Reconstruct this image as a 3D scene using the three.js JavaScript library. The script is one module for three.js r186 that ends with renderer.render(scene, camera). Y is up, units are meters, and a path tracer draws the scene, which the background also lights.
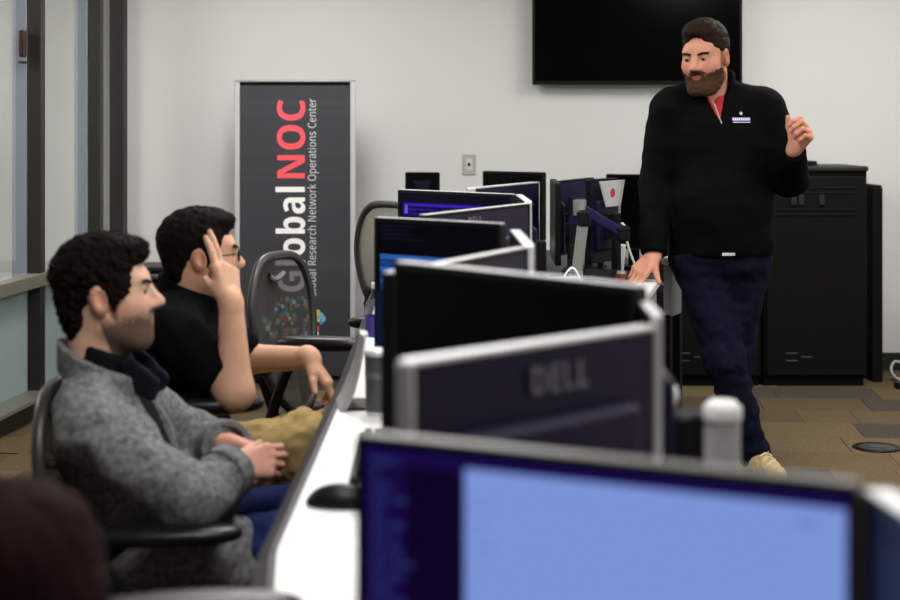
import * as THREE from 'three';
import { RoundedBoxGeometry } from 'three/addons/geometries/RoundedBoxGeometry.js';
import { mergeGeometries } from 'three/addons/utils/BufferGeometryUtils.js';
import { ImprovedNoise } from 'three/addons/math/ImprovedNoise.js';
import { RectAreaLightUniformsLib } from 'three/addons/lights/RectAreaLightUniformsLib.js';
import { FontLoader } from 'three/addons/loaders/FontLoader.js';
import { TextGeometry } from 'three/addons/geometries/TextGeometry.js';

// ---------------------------------------------------------------- camera, light, exposure
RectAreaLightUniformsLib.init();
const scene = new THREE.Scene();
scene.background = new THREE.Color(0x000000);
const renderer = new THREE.WebGLRenderer({ antialias: true });
renderer.toneMapping = THREE.LinearToneMapping;
renderer.toneMappingExposure = 1.0;
renderer.shadowMap.enabled = true;

const camera = new THREE.PerspectiveCamera(2 * Math.atan(300 / 1600) * 180 / Math.PI, 1.5, 0.05, 60);
camera.position.set(0, 1.4, 0);
camera.setViewOffset(900, 600, 20, 175, 900, 600);      // lens shifted down and right, so uprights stay upright
camera.focus = 6.2;
camera.userData.fStop = 3.2;
scene.add(camera);

const LIGHT = 18;                                        // ceiling panels
const PANELS = [[-0.1, -2.0], [2.5, -2.0], [0.0, -4.8], [2.5, -4.8], [-0.75, -7.3], [2.3, -7.4]];
const PANEL_W = 0.6, PANEL_L = 1.2, CEIL = 2.8;

// ---------------------------------------------------------------- helpers
const V = (x, y, z) => new THREE.Vector3(x, y, z);
let seed = 12345;
const rnd = () => { seed = (seed * 1664525 + 1013904223) >>> 0; return seed / 4294967296; };
const perlin = new ImprovedNoise();
const ns = (x, y, z) => perlin.noise(x + 31.7, y + 17.3, z + 53.9);
const taken = new Map();
function numbered(n) { const k = taken.get(n) || 0; taken.set(n, k + 1); return k ? n + '_' + String(k).padStart(3, '0') : n; }
function tag(o, label, category, group) { o.userData.label = label; o.userData.category = category; if (group) o.userData.group = group; return o; }
function thing(name, label, category, pos = [0, 0, 0], turn = 0, group) {
  const g = new THREE.Group(); g.name = numbered(name); g.position.set(...pos); g.rotation.y = turn; scene.add(g);
  return tag(g, label, category, group);
}
function part(name, geo, m, parent) {
  const g = Array.isArray(geo) ? join(geo) : geo;
  const o = new THREE.Mesh(g, m); o.name = name; o.castShadow = o.receiveShadow = true; parent.add(o); return o;
}
function single(name, geo, m, label, category, group) { const o = part(numbered(name), geo, m, scene); return tag(o, label, category, group); }
function struct(name, geo, m) { const o = part(numbered(name), geo, m, scene); o.userData.kind = 'structure'; return o; }
function join(list) {
  const gs = list.map(g => { let q = g.index ? g.toNonIndexed() : g.clone(); for (const k of Object.keys(q.attributes)) if (!['position', 'normal', 'uv'].includes(k)) q.deleteAttribute(k); if (!q.attributes.uv) q.setAttribute('uv', new THREE.BufferAttribute(new Float32Array(q.attributes.position.count * 2), 2)); return q; });
  return mergeGeometries(gs);
}
const box = (w, h, d, x = 0, y = 0, z = 0) => new THREE.BoxGeometry(w, h, d).translate(x, y, z);
const rbox = (w, h, d, r, x = 0, y = 0, z = 0, seg = 3) => new RoundedBoxGeometry(w, h, d, seg, Math.min(r, w / 2 - 1e-4, h / 2 - 1e-4, d / 2 - 1e-4)).translate(x, y, z);
const cyl = (r1, r2, h, x = 0, y = 0, z = 0, n = 24) => new THREE.CylinderGeometry(r1, r2, h, n).translate(x, y, z);
function tube(pts, r, n = 24, closed = false, radial = 8) { return new THREE.TubeGeometry(new THREE.CatmullRomCurve3(pts.map(p => p.isVector3 ? p : V(...p)), closed), n, r, radial, closed); }
function bar(a, b, w, d) {   // a box from a to b
  const A = V(...a), B = V(...b), L = A.distanceTo(B);
  const g = rbox(w, L, d, Math.min(w, d) * 0.3); const q = new THREE.Quaternion().setFromUnitVectors(V(0, 1, 0), B.clone().sub(A).normalize());
  return g.applyQuaternion(q).translate((A.x + B.x) / 2, (A.y + B.y) / 2, (A.z + B.z) / 2);
}
function lathe(pts, n = 28) { return new THREE.LatheGeometry(pts.map(p => new THREE.Vector2(...p)), n); }
function prism(pts, h, bevel = 0) { // polygon in x,z (z given as world z), extruded up from y = 0 to h
  const s = new THREE.Shape(pts.map(p => new THREE.Vector2(p[0], -p[1])));
  return new THREE.ExtrudeGeometry(s, { depth: h, bevelEnabled: bevel > 0, bevelSize: bevel, bevelThickness: bevel, bevelSegments: 2 }).rotateX(-Math.PI / 2);
}

// ---------------------------------------------------------------- materials
function dataTex(n, fn, srgb = true, rep = 1) {
  const a = new Uint8Array(n * n * 4);
  for (let j = 0; j < n; j++) for (let i = 0; i < n; i++) { const c = fn(i / n, j / n, i, j); const o = (j * n + i) * 4; for (let k = 0; k < 3; k++) a[o + k] = Math.max(0, Math.min(255, c[k])); a[o + 3] = 255; }
  const t = new THREE.DataTexture(a, n, n); t.wrapS = t.wrapT = THREE.RepeatWrapping; t.magFilter = THREE.LinearFilter; t.minFilter = THREE.LinearMipmapLinearFilter; t.generateMipmaps = true;
  if (srgb) t.colorSpace = THREE.SRGBColorSpace; t.repeat.set(rep, rep); t.needsUpdate = true; return t;
}
function tileNoise(u, v, f, z = 0) { // wraps at 1
  const a = u * Math.PI * 2, b = v * Math.PI * 2, R = f / (Math.PI * 2);
  return perlin.noise(Math.cos(a) * R + 9.1 + z, Math.sin(a) * R + Math.cos(b) * R * 0.7 + 4.7, Math.sin(b) * R + z * 3.1 + 2.2);
}
const grain = (lo, hi, f1, n = 128) => dataTex(n, (u, v) => { const w = 0.5 + 0.35 * tileNoise(u, v, f1) + 0.35 * (rnd() - 0.5) + 0.2 * tileNoise(u, v, f1 * 3.3, 5); const g = lo + (hi - lo) * w; return [g, g, g]; }, false);
const std = (c, rough = 0.6, extra = {}) => new THREE.MeshStandardMaterial({ color: new THREE.Color().setRGB(...c), roughness: rough, ...extra });
const phys = (c, rough, extra = {}) => new THREE.MeshPhysicalMaterial({ color: new THREE.Color().setRGB(...c), roughness: rough, ...extra });
const blk = (c, rough, sp = 0.2, extra = {}) => phys(c, rough, { specularIntensity: sp, ...extra });
const fineBump = grain(90, 165, 24);
const clothBump = grain(60, 200, 40);
const M = {
  wall: std([0.66, 0.66, 0.645], 0.9, { bumpMap: fineBump, bumpScale: 0.0006 }),
  ceiling: std([0.75, 0.75, 0.73], 0.95),
  base: std([0.012, 0.012, 0.012], 0.5),
  bronze: std([0.016, 0.014, 0.010], 0.5, { metalness: 0.2 }),
  rail: std([0.20, 0.19, 0.155], 0.4, { metalness: 0.4 }),
  alu: std([0.3, 0.32, 0.38], 0.5),
  silver: std([0.62, 0.62, 0.63], 0.38, { metalness: 0.35 }),
  silverDark: std([0.3, 0.3, 0.31], 0.4, { metalness: 0.5 }),
  blackPlastic: blk([0.004, 0.004, 0.0045], 0.4, 0.35),
  blackSatin: blk([0.0045, 0.0045, 0.0048], 0.6, 0.25),
  monBack: blk([0.0095, 0.0065, 0.028], 0.45, 0.3),
  rackBlack: blk([0.0042, 0.0042, 0.0038], 0.55, 0.2),
  screenOff: blk([0.0012, 0.0012, 0.0016], 0.3, 0.12),
  tvGlass: phys([0.002, 0.002, 0.002], 0.12, { specularIntensity: 0.08 }),
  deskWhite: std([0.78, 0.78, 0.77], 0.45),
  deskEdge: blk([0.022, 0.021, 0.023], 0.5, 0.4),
  panelGrey: std([0.27, 0.27, 0.29], 0.8, { bumpMap: clothBump, bumpScale: 0.0006 }),
  lightGrey: std([0.55, 0.55, 0.55], 0.5),
  white: std([0.8, 0.8, 0.79], 0.5),
  chairBlack: blk([0.005, 0.005, 0.0055], 0.45, 0.35),
  chairPad: blk([0.006, 0.006, 0.0065], 0.36, 0.6),
  chairGrey: std([0.035, 0.034, 0.033], 0.4, { metalness: 0.2 }),
  chairMesh: std([0.03, 0.0285, 0.026], 0.85, { transparent: true, opacity: 0.84, side: THREE.DoubleSide }),
  oliveMesh: std([0.2, 0.19, 0.14], 0.8, { transparent: true, opacity: 0.75, side: THREE.DoubleSide }),
  lumbar: std([0.14, 0.14, 0.16], 0.5),
  purple: blk([0.012, 0.008, 0.05], 0.5, 0.3),
  red: std([0.5, 0.03, 0.02], 0.5),
};

// ---------------------------------------------------------------- implicit surfaces for bodies and cloth
const smin = (a, b, k) => { const h = Math.max(k - Math.abs(a - b), 0) / k; return Math.min(a, b) - h * h * k * 0.25; };
const smax = (a, b, k) => -smin(-a, -b, k);
function cone(a, b, ra, rb) {   // tapered capsule
  const [ax, ay, az] = a, dx = b[0] - ax, dy = b[1] - ay, dz = b[2] - az, L = dx * dx + dy * dy + dz * dz || 1e-9;
  return (x, y, z) => { x -= ax; y -= ay; z -= az; let t = (x * dx + y * dy + z * dz) / L; t = t < 0 ? 0 : t > 1 ? 1 : t; x -= t * dx; y -= t * dy; z -= t * dz; return Math.sqrt(x * x + y * y + z * z) - ra - (rb - ra) * t; };
}
function ell(c, r, turnY = 0, turnZ = 0, turnX = 0) {
  const m = new THREE.Matrix4().makeRotationFromEuler(new THREE.Euler(turnX, turnY, turnZ, 'YXZ')).transpose().elements;
  return (x, y, z) => {
    x -= c[0]; y -= c[1]; z -= c[2];
    const X = m[0] * x + m[4] * y + m[8] * z, Y = m[1] * x + m[5] * y + m[9] * z, Z = m[2] * x + m[6] * y + m[10] * z;
    const a = X / r[0], b = Y / r[1], d = Z / r[2], k0 = Math.sqrt(a * a + b * b + d * d);
    const e = X / (r[0] * r[0]), f = Y / (r[1] * r[1]), g = Z / (r[2] * r[2]), k1 = Math.sqrt(e * e + f * f + g * g) || 1e-6;
    return k0 * (k0 - 1) / k1;
  };
}
const blend = (list, k = 0.03) => (x, y, z) => { let d = list[0](x, y, z); for (let i = 1; i < list.length; i++) { const q = list[i], e = (q.f || q)(x, y, z); d = smin(d, e, q.k || k); } return d; };
const grow = (f, r) => (x, y, z) => f(x, y, z) - r;
const cut = (f, ...g) => (x, y, z) => { let d = f(x, y, z); for (const h of g) d = smax(d, -h(x, y, z), 0.006); return d; };
const plane = (n, p) => { const L = Math.hypot(...n), a = n.map(q => q / L), w = a[0] * p[0] + a[1] * p[1] + a[2] * p[2]; return (x, y, z) => a[0] * x + a[1] * y + a[2] * z - w; };  // positive on the side of n
const keep = (f, ...g) => (x, y, z) => { let d = f(x, y, z); for (const h of g) d = smax(d, h(x, y, z), 0.008); return d; };
const folds = (f, amp, fx, fy, fz) => (x, y, z) => { const d = f(x, y, z); return Math.abs(d) > 0.05 ? d : d + amp * ns(x * fx, y * fy, z * fz) + amp * 0.4 * ns(x * fx * 2.3, y * fy * 2.3, z * fz * 2.3); };
function polygonise(f, lo, hi, cell, colour, origin = [0, 0, 0]) {
  const nx = Math.ceil((hi[0] - lo[0]) / cell) + 1, ny = Math.ceil((hi[1] - lo[1]) / cell) + 1, nz = Math.ceil((hi[2] - lo[2]) / cell) + 1;
  const F = new Float32Array(nx * ny * nz); let q = 0;
  for (let k = 0; k < nz; k++) for (let j = 0; j < ny; j++) for (let i = 0; i < nx; i++) F[q++] = f(lo[0] + i * cell, lo[1] + j * cell, lo[2] + k * cell);
  const ID = new Int32Array(nx * ny * nz).fill(-1), pos = [], idx = [], sx = 1, sy = nx, sz = nx * ny;
  const corner = [0, sx, sy, sx + sy, sz, sx + sz, sy + sz, sx + sy + sz];
  const edges = [[0, 1], [2, 3], [4, 5], [6, 7], [0, 2], [1, 3], [4, 6], [5, 7], [0, 4], [1, 5], [2, 6], [3, 7]];
  for (let k = 0; k < nz - 1; k++) for (let j = 0; j < ny - 1; j++) for (let i = 0; i < nx - 1; i++) {
    const b = i + j * sy + k * sz; let m = 0; for (let c = 0; c < 8; c++) if (F[b + corner[c]] < 0) m |= 1 << c;
    if (m === 0 || m === 255) continue;
    let X = 0, Y = 0, Z = 0, n = 0;
    for (const [a, c] of edges) { if (((m >> a) & 1) === ((m >> c) & 1)) continue; const fa = F[b + corner[a]], fc = F[b + corner[c]], t = fa / (fa - fc); X += (a & 1) + t * ((c & 1) - (a & 1)); Y += ((a >> 1) & 1) + t * (((c >> 1) & 1) - ((a >> 1) & 1)); Z += (a >> 2) + t * ((c >> 2) - (a >> 2)); n++; }
    ID[b] = pos.length / 3; pos.push(lo[0] + (i + X / n) * cell, lo[1] + (j + Y / n) * cell, lo[2] + (k + Z / n) * cell);
  }
  const quad = (a, b, c, d, flip) => { if (a < 0 || b < 0 || c < 0 || d < 0) return; if (flip) idx.push(a, c, b, a, d, c); else idx.push(a, b, c, a, c, d); };
  for (let k = 1; k < nz - 1; k++) for (let j = 1; j < ny - 1; j++) for (let i = 1; i < nx - 1; i++) {
    const b = i + j * sy + k * sz, s = F[b] < 0;
    if (s !== (F[b + sx] < 0)) quad(ID[b], ID[b - sy], ID[b - sy - sz], ID[b - sz], s);
    if (s !== (F[b + sy] < 0)) quad(ID[b], ID[b - sz], ID[b - sx - sz], ID[b - sx], s);
    if (s !== (F[b + sz] < 0)) quad(ID[b], ID[b - sx], ID[b - sx - sy], ID[b - sy], s);
  }
  const n = pos.length / 3, uv = new Float32Array(n * 2), g = new THREE.BufferGeometry();
  if (colour) { const col = new Float32Array(n * 3); for (let i = 0; i < n; i++) { const c = colour(pos[3 * i], pos[3 * i + 1], pos[3 * i + 2]); col.set(c, 3 * i); } g.setAttribute('color', new THREE.BufferAttribute(col, 3)); }
  for (let i = 0; i < n; i++) { uv[2 * i] = pos[3 * i] + pos[3 * i + 2] * 0.8; uv[2 * i + 1] = pos[3 * i + 1] + 0.3 * pos[3 * i + 2]; pos[3 * i] -= origin[0]; pos[3 * i + 1] -= origin[1]; pos[3 * i + 2] -= origin[2]; }
  g.setAttribute('position', new THREE.BufferAttribute(new Float32Array(pos), 3)); g.setAttribute('uv', new THREE.BufferAttribute(uv, 2)); g.setIndex(idx); g.computeVertexNormals();
  return g;
}
function joinBody(list) { return mergeGeometries(list.map(g => g.toNonIndexed())); }
// a head: local frame has y up, z out of the face, x to the subject's left; returns field pieces in world space and a map back to the local frame
function headFrame(pos, yaw, pitch, roll, s) {
  const q = new THREE.Quaternion().setFromEuler(new THREE.Euler(pitch, yaw, roll, 'YXZ')), m = new THREE.Matrix4().compose(V(...pos), q, V(s, s, s)), inv = m.clone().invert().elements;
  const to = (x, y, z) => [inv[0] * x + inv[4] * y + inv[8] * z + inv[12], inv[1] * x + inv[5] * y + inv[9] * z + inv[13], inv[2] * x + inv[6] * y + inv[10] * z + inv[14]];
  const wrap = f => (x, y, z) => s * f(inv[0] * x + inv[4] * y + inv[8] * z + inv[12], inv[1] * x + inv[5] * y + inv[9] * z + inv[13], inv[2] * x + inv[6] * y + inv[10] * z + inv[14]);
  const out = (x, y, z) => V(x, y, z).applyMatrix4(m).toArray();
  return { to, wrap, out, q, m, s };
}
function faceField(o = {}) {
  const nose = o.nose || 0, w = o.wide || 0;
  const skull = blend([ell([0, 0.032, -0.012], [0.075 + w, 0.090, 0.094]), ell([0, -0.02, 0.022], [0.064 + w, 0.085, 0.066]), ell([0, -0.062, 0.03], [0.052 + w, 0.05, 0.052]), cone([0, -0.098, 0.062], [0, -0.088, 0.05], 0.023, 0.03),
    cone([-0.052 - w, -0.06, 0.0], [-0.025, -0.098, 0.05], 0.018, 0.016), cone([0.052 + w, -0.06, 0.0], [0.025, -0.098, 0.05], 0.018, 0.016),
    cone([-0.036, 0.032, 0.068], [0.036, 0.032, 0.068], 0.014, 0.014), ell([-0.042 - w * 0.6, -0.02, 0.052], [0.024, 0.022, 0.024]), ell([0.042 + w * 0.6, -0.02, 0.052], [0.024, 0.022, 0.024])], 0.03);
  const eyes = blend([ell([-0.031, 0.008, 0.088], [0.018, 0.012, 0.014]), ell([0.031, 0.008, 0.088], [0.018, 0.012, 0.014])], 0.002);
  const noseF = blend([cone([0, 0.022, 0.078], [0, -0.022, 0.104 + nose], 0.008, 0.0125), ell([-0.012, -0.027, 0.092 + nose * 0.5], [0.009, 0.008, 0.011]), ell([0.012, -0.027, 0.092 + nose * 0.5], [0.009, 0.008, 0.011])], 0.012);
  const lips = blend([cone([-0.019, -0.054, 0.077], [0.019, -0.054, 0.077], 0.0055, 0.0055), ell([0, -0.0525, 0.084], [0.016, 0.006, 0.007]), ell([0, -0.0655, 0.082], [0.016, 0.0065, 0.007])], 0.006);
  const ears = []; for (const s of [-1, 1]) ears.push(cut(ell([s * (0.079 + w), 0.0, -0.01], [0.011, 0.033, 0.021], s * 0.35, 0, -0.15), ell([s * (0.088 + w), 0.004, -0.004], [0.008, 0.018, 0.010], s * 0.35)));
  const all = blend([cut(skull, eyes), { f: noseF, k: 0.016 }, { f: lips, k: 0.008 }, { f: ears[0], k: 0.008 }, { f: ears[1], k: 0.008 }], 0.01);
  const lids = cut(blend([ell([-0.031, 0.008, 0.0745], [0.0165, 0.0135, 0.013]), ell([0.031, 0.008, 0.0745], [0.0165, 0.0135, 0.013])], 0.002), ell([-0.031, 0.005, 0.09], [0.0125, 0.0042, 0.012]), ell([0.031, 0.005, 0.09], [0.0125, 0.0042, 0.012]));
  return (x, y, z) => smin(all(x, y, z), lids(x, y, z), 0.004);
}
// a hand: wrist at o, fingers along Y, palm facing N; bends per finger [mcp, pip, dip] in radians; thumb [spread, bend]
function handField(o, Y, N, right, bends, thumb, s = 1) {
  const y = V(...Y).normalize(), n = V(...N); n.addScaledVector(y, -n.dot(y)).normalize();
  const t = right ? V().crossVectors(y, n) : V().crossVectors(n, y);   // towards the thumb
  const at = (a, b, c) => [o[0] + s * (t.x * a + y.x * b + n.x * c), o[1] + s * (t.y * a + y.y * b + n.y * c), o[2] + s * (t.z * a + y.z * b + n.z * c)];
  const list = [], kx = [0.029, 0.0095, -0.0105, -0.029], ky = [0.088, 0.092, 0.087, 0.078], L = [[0.043, 0.025, 0.021], [0.047, 0.029, 0.022], [0.043, 0.027, 0.021], [0.034, 0.02, 0.018]];
  for (let i = 0; i < 4; i++) list.push(cone(at(kx[i] * 0.55, 0.0, 0), at(kx[i], ky[i], 0), s * 0.0155, s * 0.0125));
  list.push(cone(at(0.018, 0.02, 0.008), at(0.03, 0.045, 0.012), s * 0.016, s * 0.014));
  list.push(cone(at(0, -0.012, 0), at(0, 0.012, 0), s * 0.025, s * 0.024));
  const palm = blend(list, 0.012), tips = [];
  const fingers = [];
  for (let i = 0; i < 4; i++) {
    let p = [kx[i], ky[i], 0], a = 0; const seg = [], r = [0.0098, 0.009, 0.0082, 0.0072].map(q => q * (i === 3 ? 0.88 : 1));
    const side = (bends[i][3] || 0);
    for (let j = 0; j < 3; j++) { a += bends[i][j]; const q = [p[0] + Math.sin(side) * L[i][j], p[1] + Math.cos(a) * L[i][j] * Math.cos(side), p[2] + Math.sin(a) * L[i][j]]; seg.push(cone(at(...p), at(...q), s * r[j], s * r[j + 1])); p = q; }
    tips.push(at(...p)); fingers.push(blend(seg, 0.004));
  }
  const c = thumb, p0 = [0.026, 0.03, 0.012], d1 = [Math.sin(c[0]), Math.cos(c[0]), c[2] || 0.25], l1 = Math.hypot(...d1), p1 = p0.map((v, i) => v + d1[i] / l1 * 0.04), d2 = [Math.sin(c[0] + c[1]), Math.cos(c[0] + c[1]), (c[2] || 0.25) + (c[3] || 0)], l2 = Math.hypot(...d2), p2 = p1.map((v, i) => v + d2[i] / l2 * 0.033);
  fingers.push(blend([cone(at(...p0), at(...p1), s * 0.0135, s * 0.0108), cone(at(...p1), at(...p2), s * 0.0106, s * 0.0085)], 0.005));
  const f = (x, yy, z) => { let d = palm(x, yy, z), e = 1e9; for (const g of fingers) e = Math.min(e, g(x, yy, z)); return smin(d, e, 0.009); };
  const c0 = at(0, 0.06, 0.0), R = 0.135 * s; return { f, lo: c0.map(v => v - R), hi: c0.map(v => v + R), at };
}

// ================================================================ the room
const BACK = -9.15, RIGHT = 4.0, FRONT = 2.2;
const wx = z => -2.65 - 0.097 * z;                        // the glazed wall stands a little askew to the desks
struct('wall_back', box(RIGHT + 5.2, CEIL + 0.2, 0.16, (RIGHT - 5.2) / 2, (CEIL) / 2, BACK - 0.08), M.wall);
struct('wall_right', box(0.16, CEIL + 0.2, FRONT - BACK + 0.3, RIGHT + 0.08, CEIL / 2, (FRONT + BACK) / 2), M.wall);
struct('wall_behind', box(RIGHT + 5.2, CEIL + 0.2, 0.16, (RIGHT - 5.2) / 2, CEIL / 2, FRONT + 0.08), M.wall);
struct('ceiling', box(RIGHT + 5.4, 0.16, FRONT - BACK + 0.5, (RIGHT - 5.2) / 2, CEIL + 0.08, (FRONT + BACK) / 2), M.ceiling);
struct('baseboard_back', rbox(RIGHT + 1.7, 0.1, 0.014, 0.004, (RIGHT - 1.7) / 2, 0.05, BACK + 0.007), M.base);

// carpet
const carpetTex = dataTex(256, (u, v) => { const w = 200 + 26 * tileNoise(u, v, 20) + 70 * (rnd() - 0.5); return [w, w * 0.985, w * 0.95]; }, true, 1.6);
const carpetBump = grain(20, 235, 60, 256);
const carpetTones = [[0.158, 0.106, 0.042], [0.235, 0.172, 0.088], [0.072, 0.059, 0.043], [0.130, 0.088, 0.037], [0.185, 0.130, 0.058]].map(c => std(c, 0.95, { map: carpetTex, bumpMap: carpetBump, bumpScale: 0.003 }));
const floor = struct('floor', box(RIGHT + 5.4, 0.12, FRONT - BACK + 0.5, (RIGHT - 5.2) / 2, -0.066, (FRONT + BACK) / 2), carpetTones[3]);
{
  const ang = -Math.atan(0.097), cw = 0.26, cd = 0.345, W = [1, 2, 3].map(n => { const g = rbox(cw * n - 0.0008, 0.012, cd - 0.0008, 0.001, 0, 0, 0, 1); const p = g.attributes.position, uv = new Float32Array(p.count * 2); for (let i = 0; i < p.count; i++) { uv[2 * i] = p.getX(i) / 0.5; uv[2 * i + 1] = p.getZ(i) / 0.5; } g.setAttribute('uv', new THREE.BufferAttribute(uv, 2)); return g; });
  const holder = floor; let n = 0;
  for (let r = 0; r < 10; r++) {
    const D = 5.75 + cd * r; let x = -2.6 + 0.097 * D - 0.02 + (r % 3) * 0.11;
    while (x < 2.95) {
      const t = rnd(), k = t < 0.45 ? 1 : t < 0.8 ? 2 : 3, q = rnd(), tone = q < 0.38 ? 0 : q < 0.54 ? 1 : q < 0.78 ? 2 : q < 0.9 ? 3 : 4;
      const w = cw * k, cx = x + w / 2 + 0.0;
      const o = part(n ? 'carpet_tile_' + String(n).padStart(3, '0') : 'carpet_tile', W[k - 1], carpetTones[tone], holder); n++;
      o.position.set(cx, 0, -D); o.rotation.y = ang; o.position.y = -0.006; x += w;
      o.position.z += (cx - 0.5) * 0.097;
    }
  }
}

// glazed wall on the left: bronze mullions, silver caps outside, film on the lower panes
const glassClear = phys([0.97, 0.985, 0.98], 0.02, { transmission: 1, thickness: 0, ior: 1.45 });
const glassFilm = phys([0.36, 0.44, 0.43], 0.9, { transmission: 0.5, thickness: 0, specularIntensity: 0.3 });
{
  const turn = Math.atan(-0.097), stops = [1.9, 0.4, -1.1, -2.6, -4.1, -5.6, -7.73, -8.67];
  const len = Math.hypot(1, 0.097);
  const run = (z0, z1, h, d, y, off = 0) => rbox(d, h, Math.abs(z1 - z0) * len, 0.004).rotateY(turn).translate(wx((z0 + z1) / 2) + off, y, (z0 + z1) / 2);
  const frame = part('window_1', run(FRONT, BACK, 0.10, 0.12, 0.05, -0.03), M.bronze, scene); frame.userData.kind = 'structure'; numbered('window_1');
  part('window_head', run(FRONT, BACK, 0.1, 0.1, CEIL - 0.05), M.bronze, frame);
  part('window_sill', run(FRONT, BACK, 0.022, 0.15, 0.111, 0.01), M.rail, frame);
  part('transom', run(FRONT, BACK, 0.062, 0.075, 0.655, 0.006), M.rail, frame);
  for (const z of stops) {
    part('mullion', rbox(0.062, CEIL, 0.07, 0.004).rotateY(turn).translate(wx(z), CEIL / 2, z), M.bronze, frame);
    part('mullion_cap', rbox(0.075, CEIL, 0.06, 0.006).rotateY(turn).translate(wx(z) - 0.075, CEIL / 2, z), M.alu, frame);
  }
  part('mullion', rbox(0.08, CEIL, 0.09, 0.004).rotateY(turn).translate(wx(BACK + 0.05) - 0.005, CEIL / 2, BACK + 0.05), M.bronze, frame);
  for (let i = 0; i < stops.length; i++) {
    const z0 = stops[i] - 0.04, z1 = (stops[i + 1] ?? BACK + 0.1) + 0.04, zc = (z0 + z1) / 2, L = Math.abs(z1 - z0) * len;
    part('pane', box(0.008, CEIL - 0.79, L).rotateY(turn).translate(wx(zc) - 0.035, (CEIL - 0.1 + 0.69) / 2, zc), glassClear, frame);
    part('frosted_pane', box(0.008, 0.5, L).rotateY(turn).translate(wx(zc) - 0.035, 0.373, zc), glassFilm, frame);
  }
  const pull = part('door_pull', [rbox(0.03, 0.13, 0.04, 0.008, -1.95, 1.79, -7.66), rbox(0.03, 0.012, 0.05, 0.004, -1.95, 1.7, -7.66)], std([0.03, 0.012, 0.01], 0.4), frame);
}
// the corridor that shows through the glass
struct('wall_corridor', box(0.12, CEIL + 0.2, 14, -5.0, CEIL / 2, -6), M.wall);
struct('wall_corridor', box(3.6, CEIL + 0.2, 0.12, -3.4, CEIL / 2, -13), M.wall);
struct('floor_corridor', box(3.6, 0.1, 14, -4.2, -0.12, -6), carpetTones[3]);
struct('ceiling_corridor', box(3.4, 0.1, 14, -4.0, CEIL + 0.21, -6), M.ceiling);

// ceiling light panels
const glow = std([0.9, 0.9, 0.88], 0.9, { emissive: new THREE.Color(1, 0.98, 0.94), emissiveIntensity: 6 });
function lightPanel(x, z, intensity, label, group) {
  const t = thing('ceiling_light', label, 'light', [x, CEIL, z], 0, group);
  part('trim', [box(PANEL_W + 0.06, 0.02, 0.03, 0, -0.01, PANEL_L / 2 + 0.015), box(PANEL_W + 0.06, 0.02, 0.03, 0, -0.01, -PANEL_L / 2 - 0.015), box(0.03, 0.02, PANEL_L, PANEL_W / 2 + 0.015, -0.01, 0), box(0.03, 0.02, PANEL_L, -PANEL_W / 2 - 0.015, -0.01, 0)], M.white, t);
  part('diffuser', box(PANEL_W, 0.008, PANEL_L, 0, -0.006, 0), glow, t);
  const l = new THREE.RectAreaLight(new THREE.Color(1, 0.985, 0.955), intensity, PANEL_W, PANEL_L); l.name = 'panel_light'; l.position.set(0, -0.022, 0); l.rotation.x = -Math.PI / 2; t.add(l);
}
for (const [x, z] of PANELS) lightPanel(x, z, LIGHT, 'recessed white ceiling light panel over the desks', 'ceiling light panels');
for (const z of [-6.5, -10.9]) lightPanel(-3.9, z, 34, 'recessed white ceiling light panel in the corridor', 'corridor light panels');

// ================================================================ television, outlet, banner, cabinets
{
  const s = 9.1 / 1600, x0 = (532 - 430) * s, x1 = (741 - 430) * s, y0 = 1.4 + 40 * s, w = x1 - x0, h = w * 0.58;
  const t = thing('television', 'large black flat television mounted high on white wall', 'television', [(x0 + x1) / 2, y0, BACK]);
  part('wall_mount', box(0.4, 0.3, 0.05, 0, h / 2, 0.026), M.blackSatin, t);
  part('housing', rbox(w, h, 0.045, 0.008, 0, h / 2, 0.073), M.blackPlastic, t);
  part('screen', box(w - 0.03, h - 0.035, 0.003, 0, h / 2 + 0.004, 0.0965), M.tvGlass, t);
}
{
  const s = 9.15 / 1600, t = thing('wall_outlet', 'white wall outlet plate on the back wall', 'outlet', [(469 - 430) * s, 1.4 - 39.5 * s, BACK]);
  part('plate', rbox(0.075, 0.118, 0.007, 0.003, 0, 0, 0.0035), std([0.42, 0.40, 0.36], 0.5), t);
  part('socket', rbox(0.036, 0.07, 0.005, 0.002, 0, 0, 0.008), std([0.6, 0.58, 0.54], 0.5), t);
  part('jack', box(0.016, 0.018, 0.003, 0, 0, 0.0105), M.blackPlastic, t);
}
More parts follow.
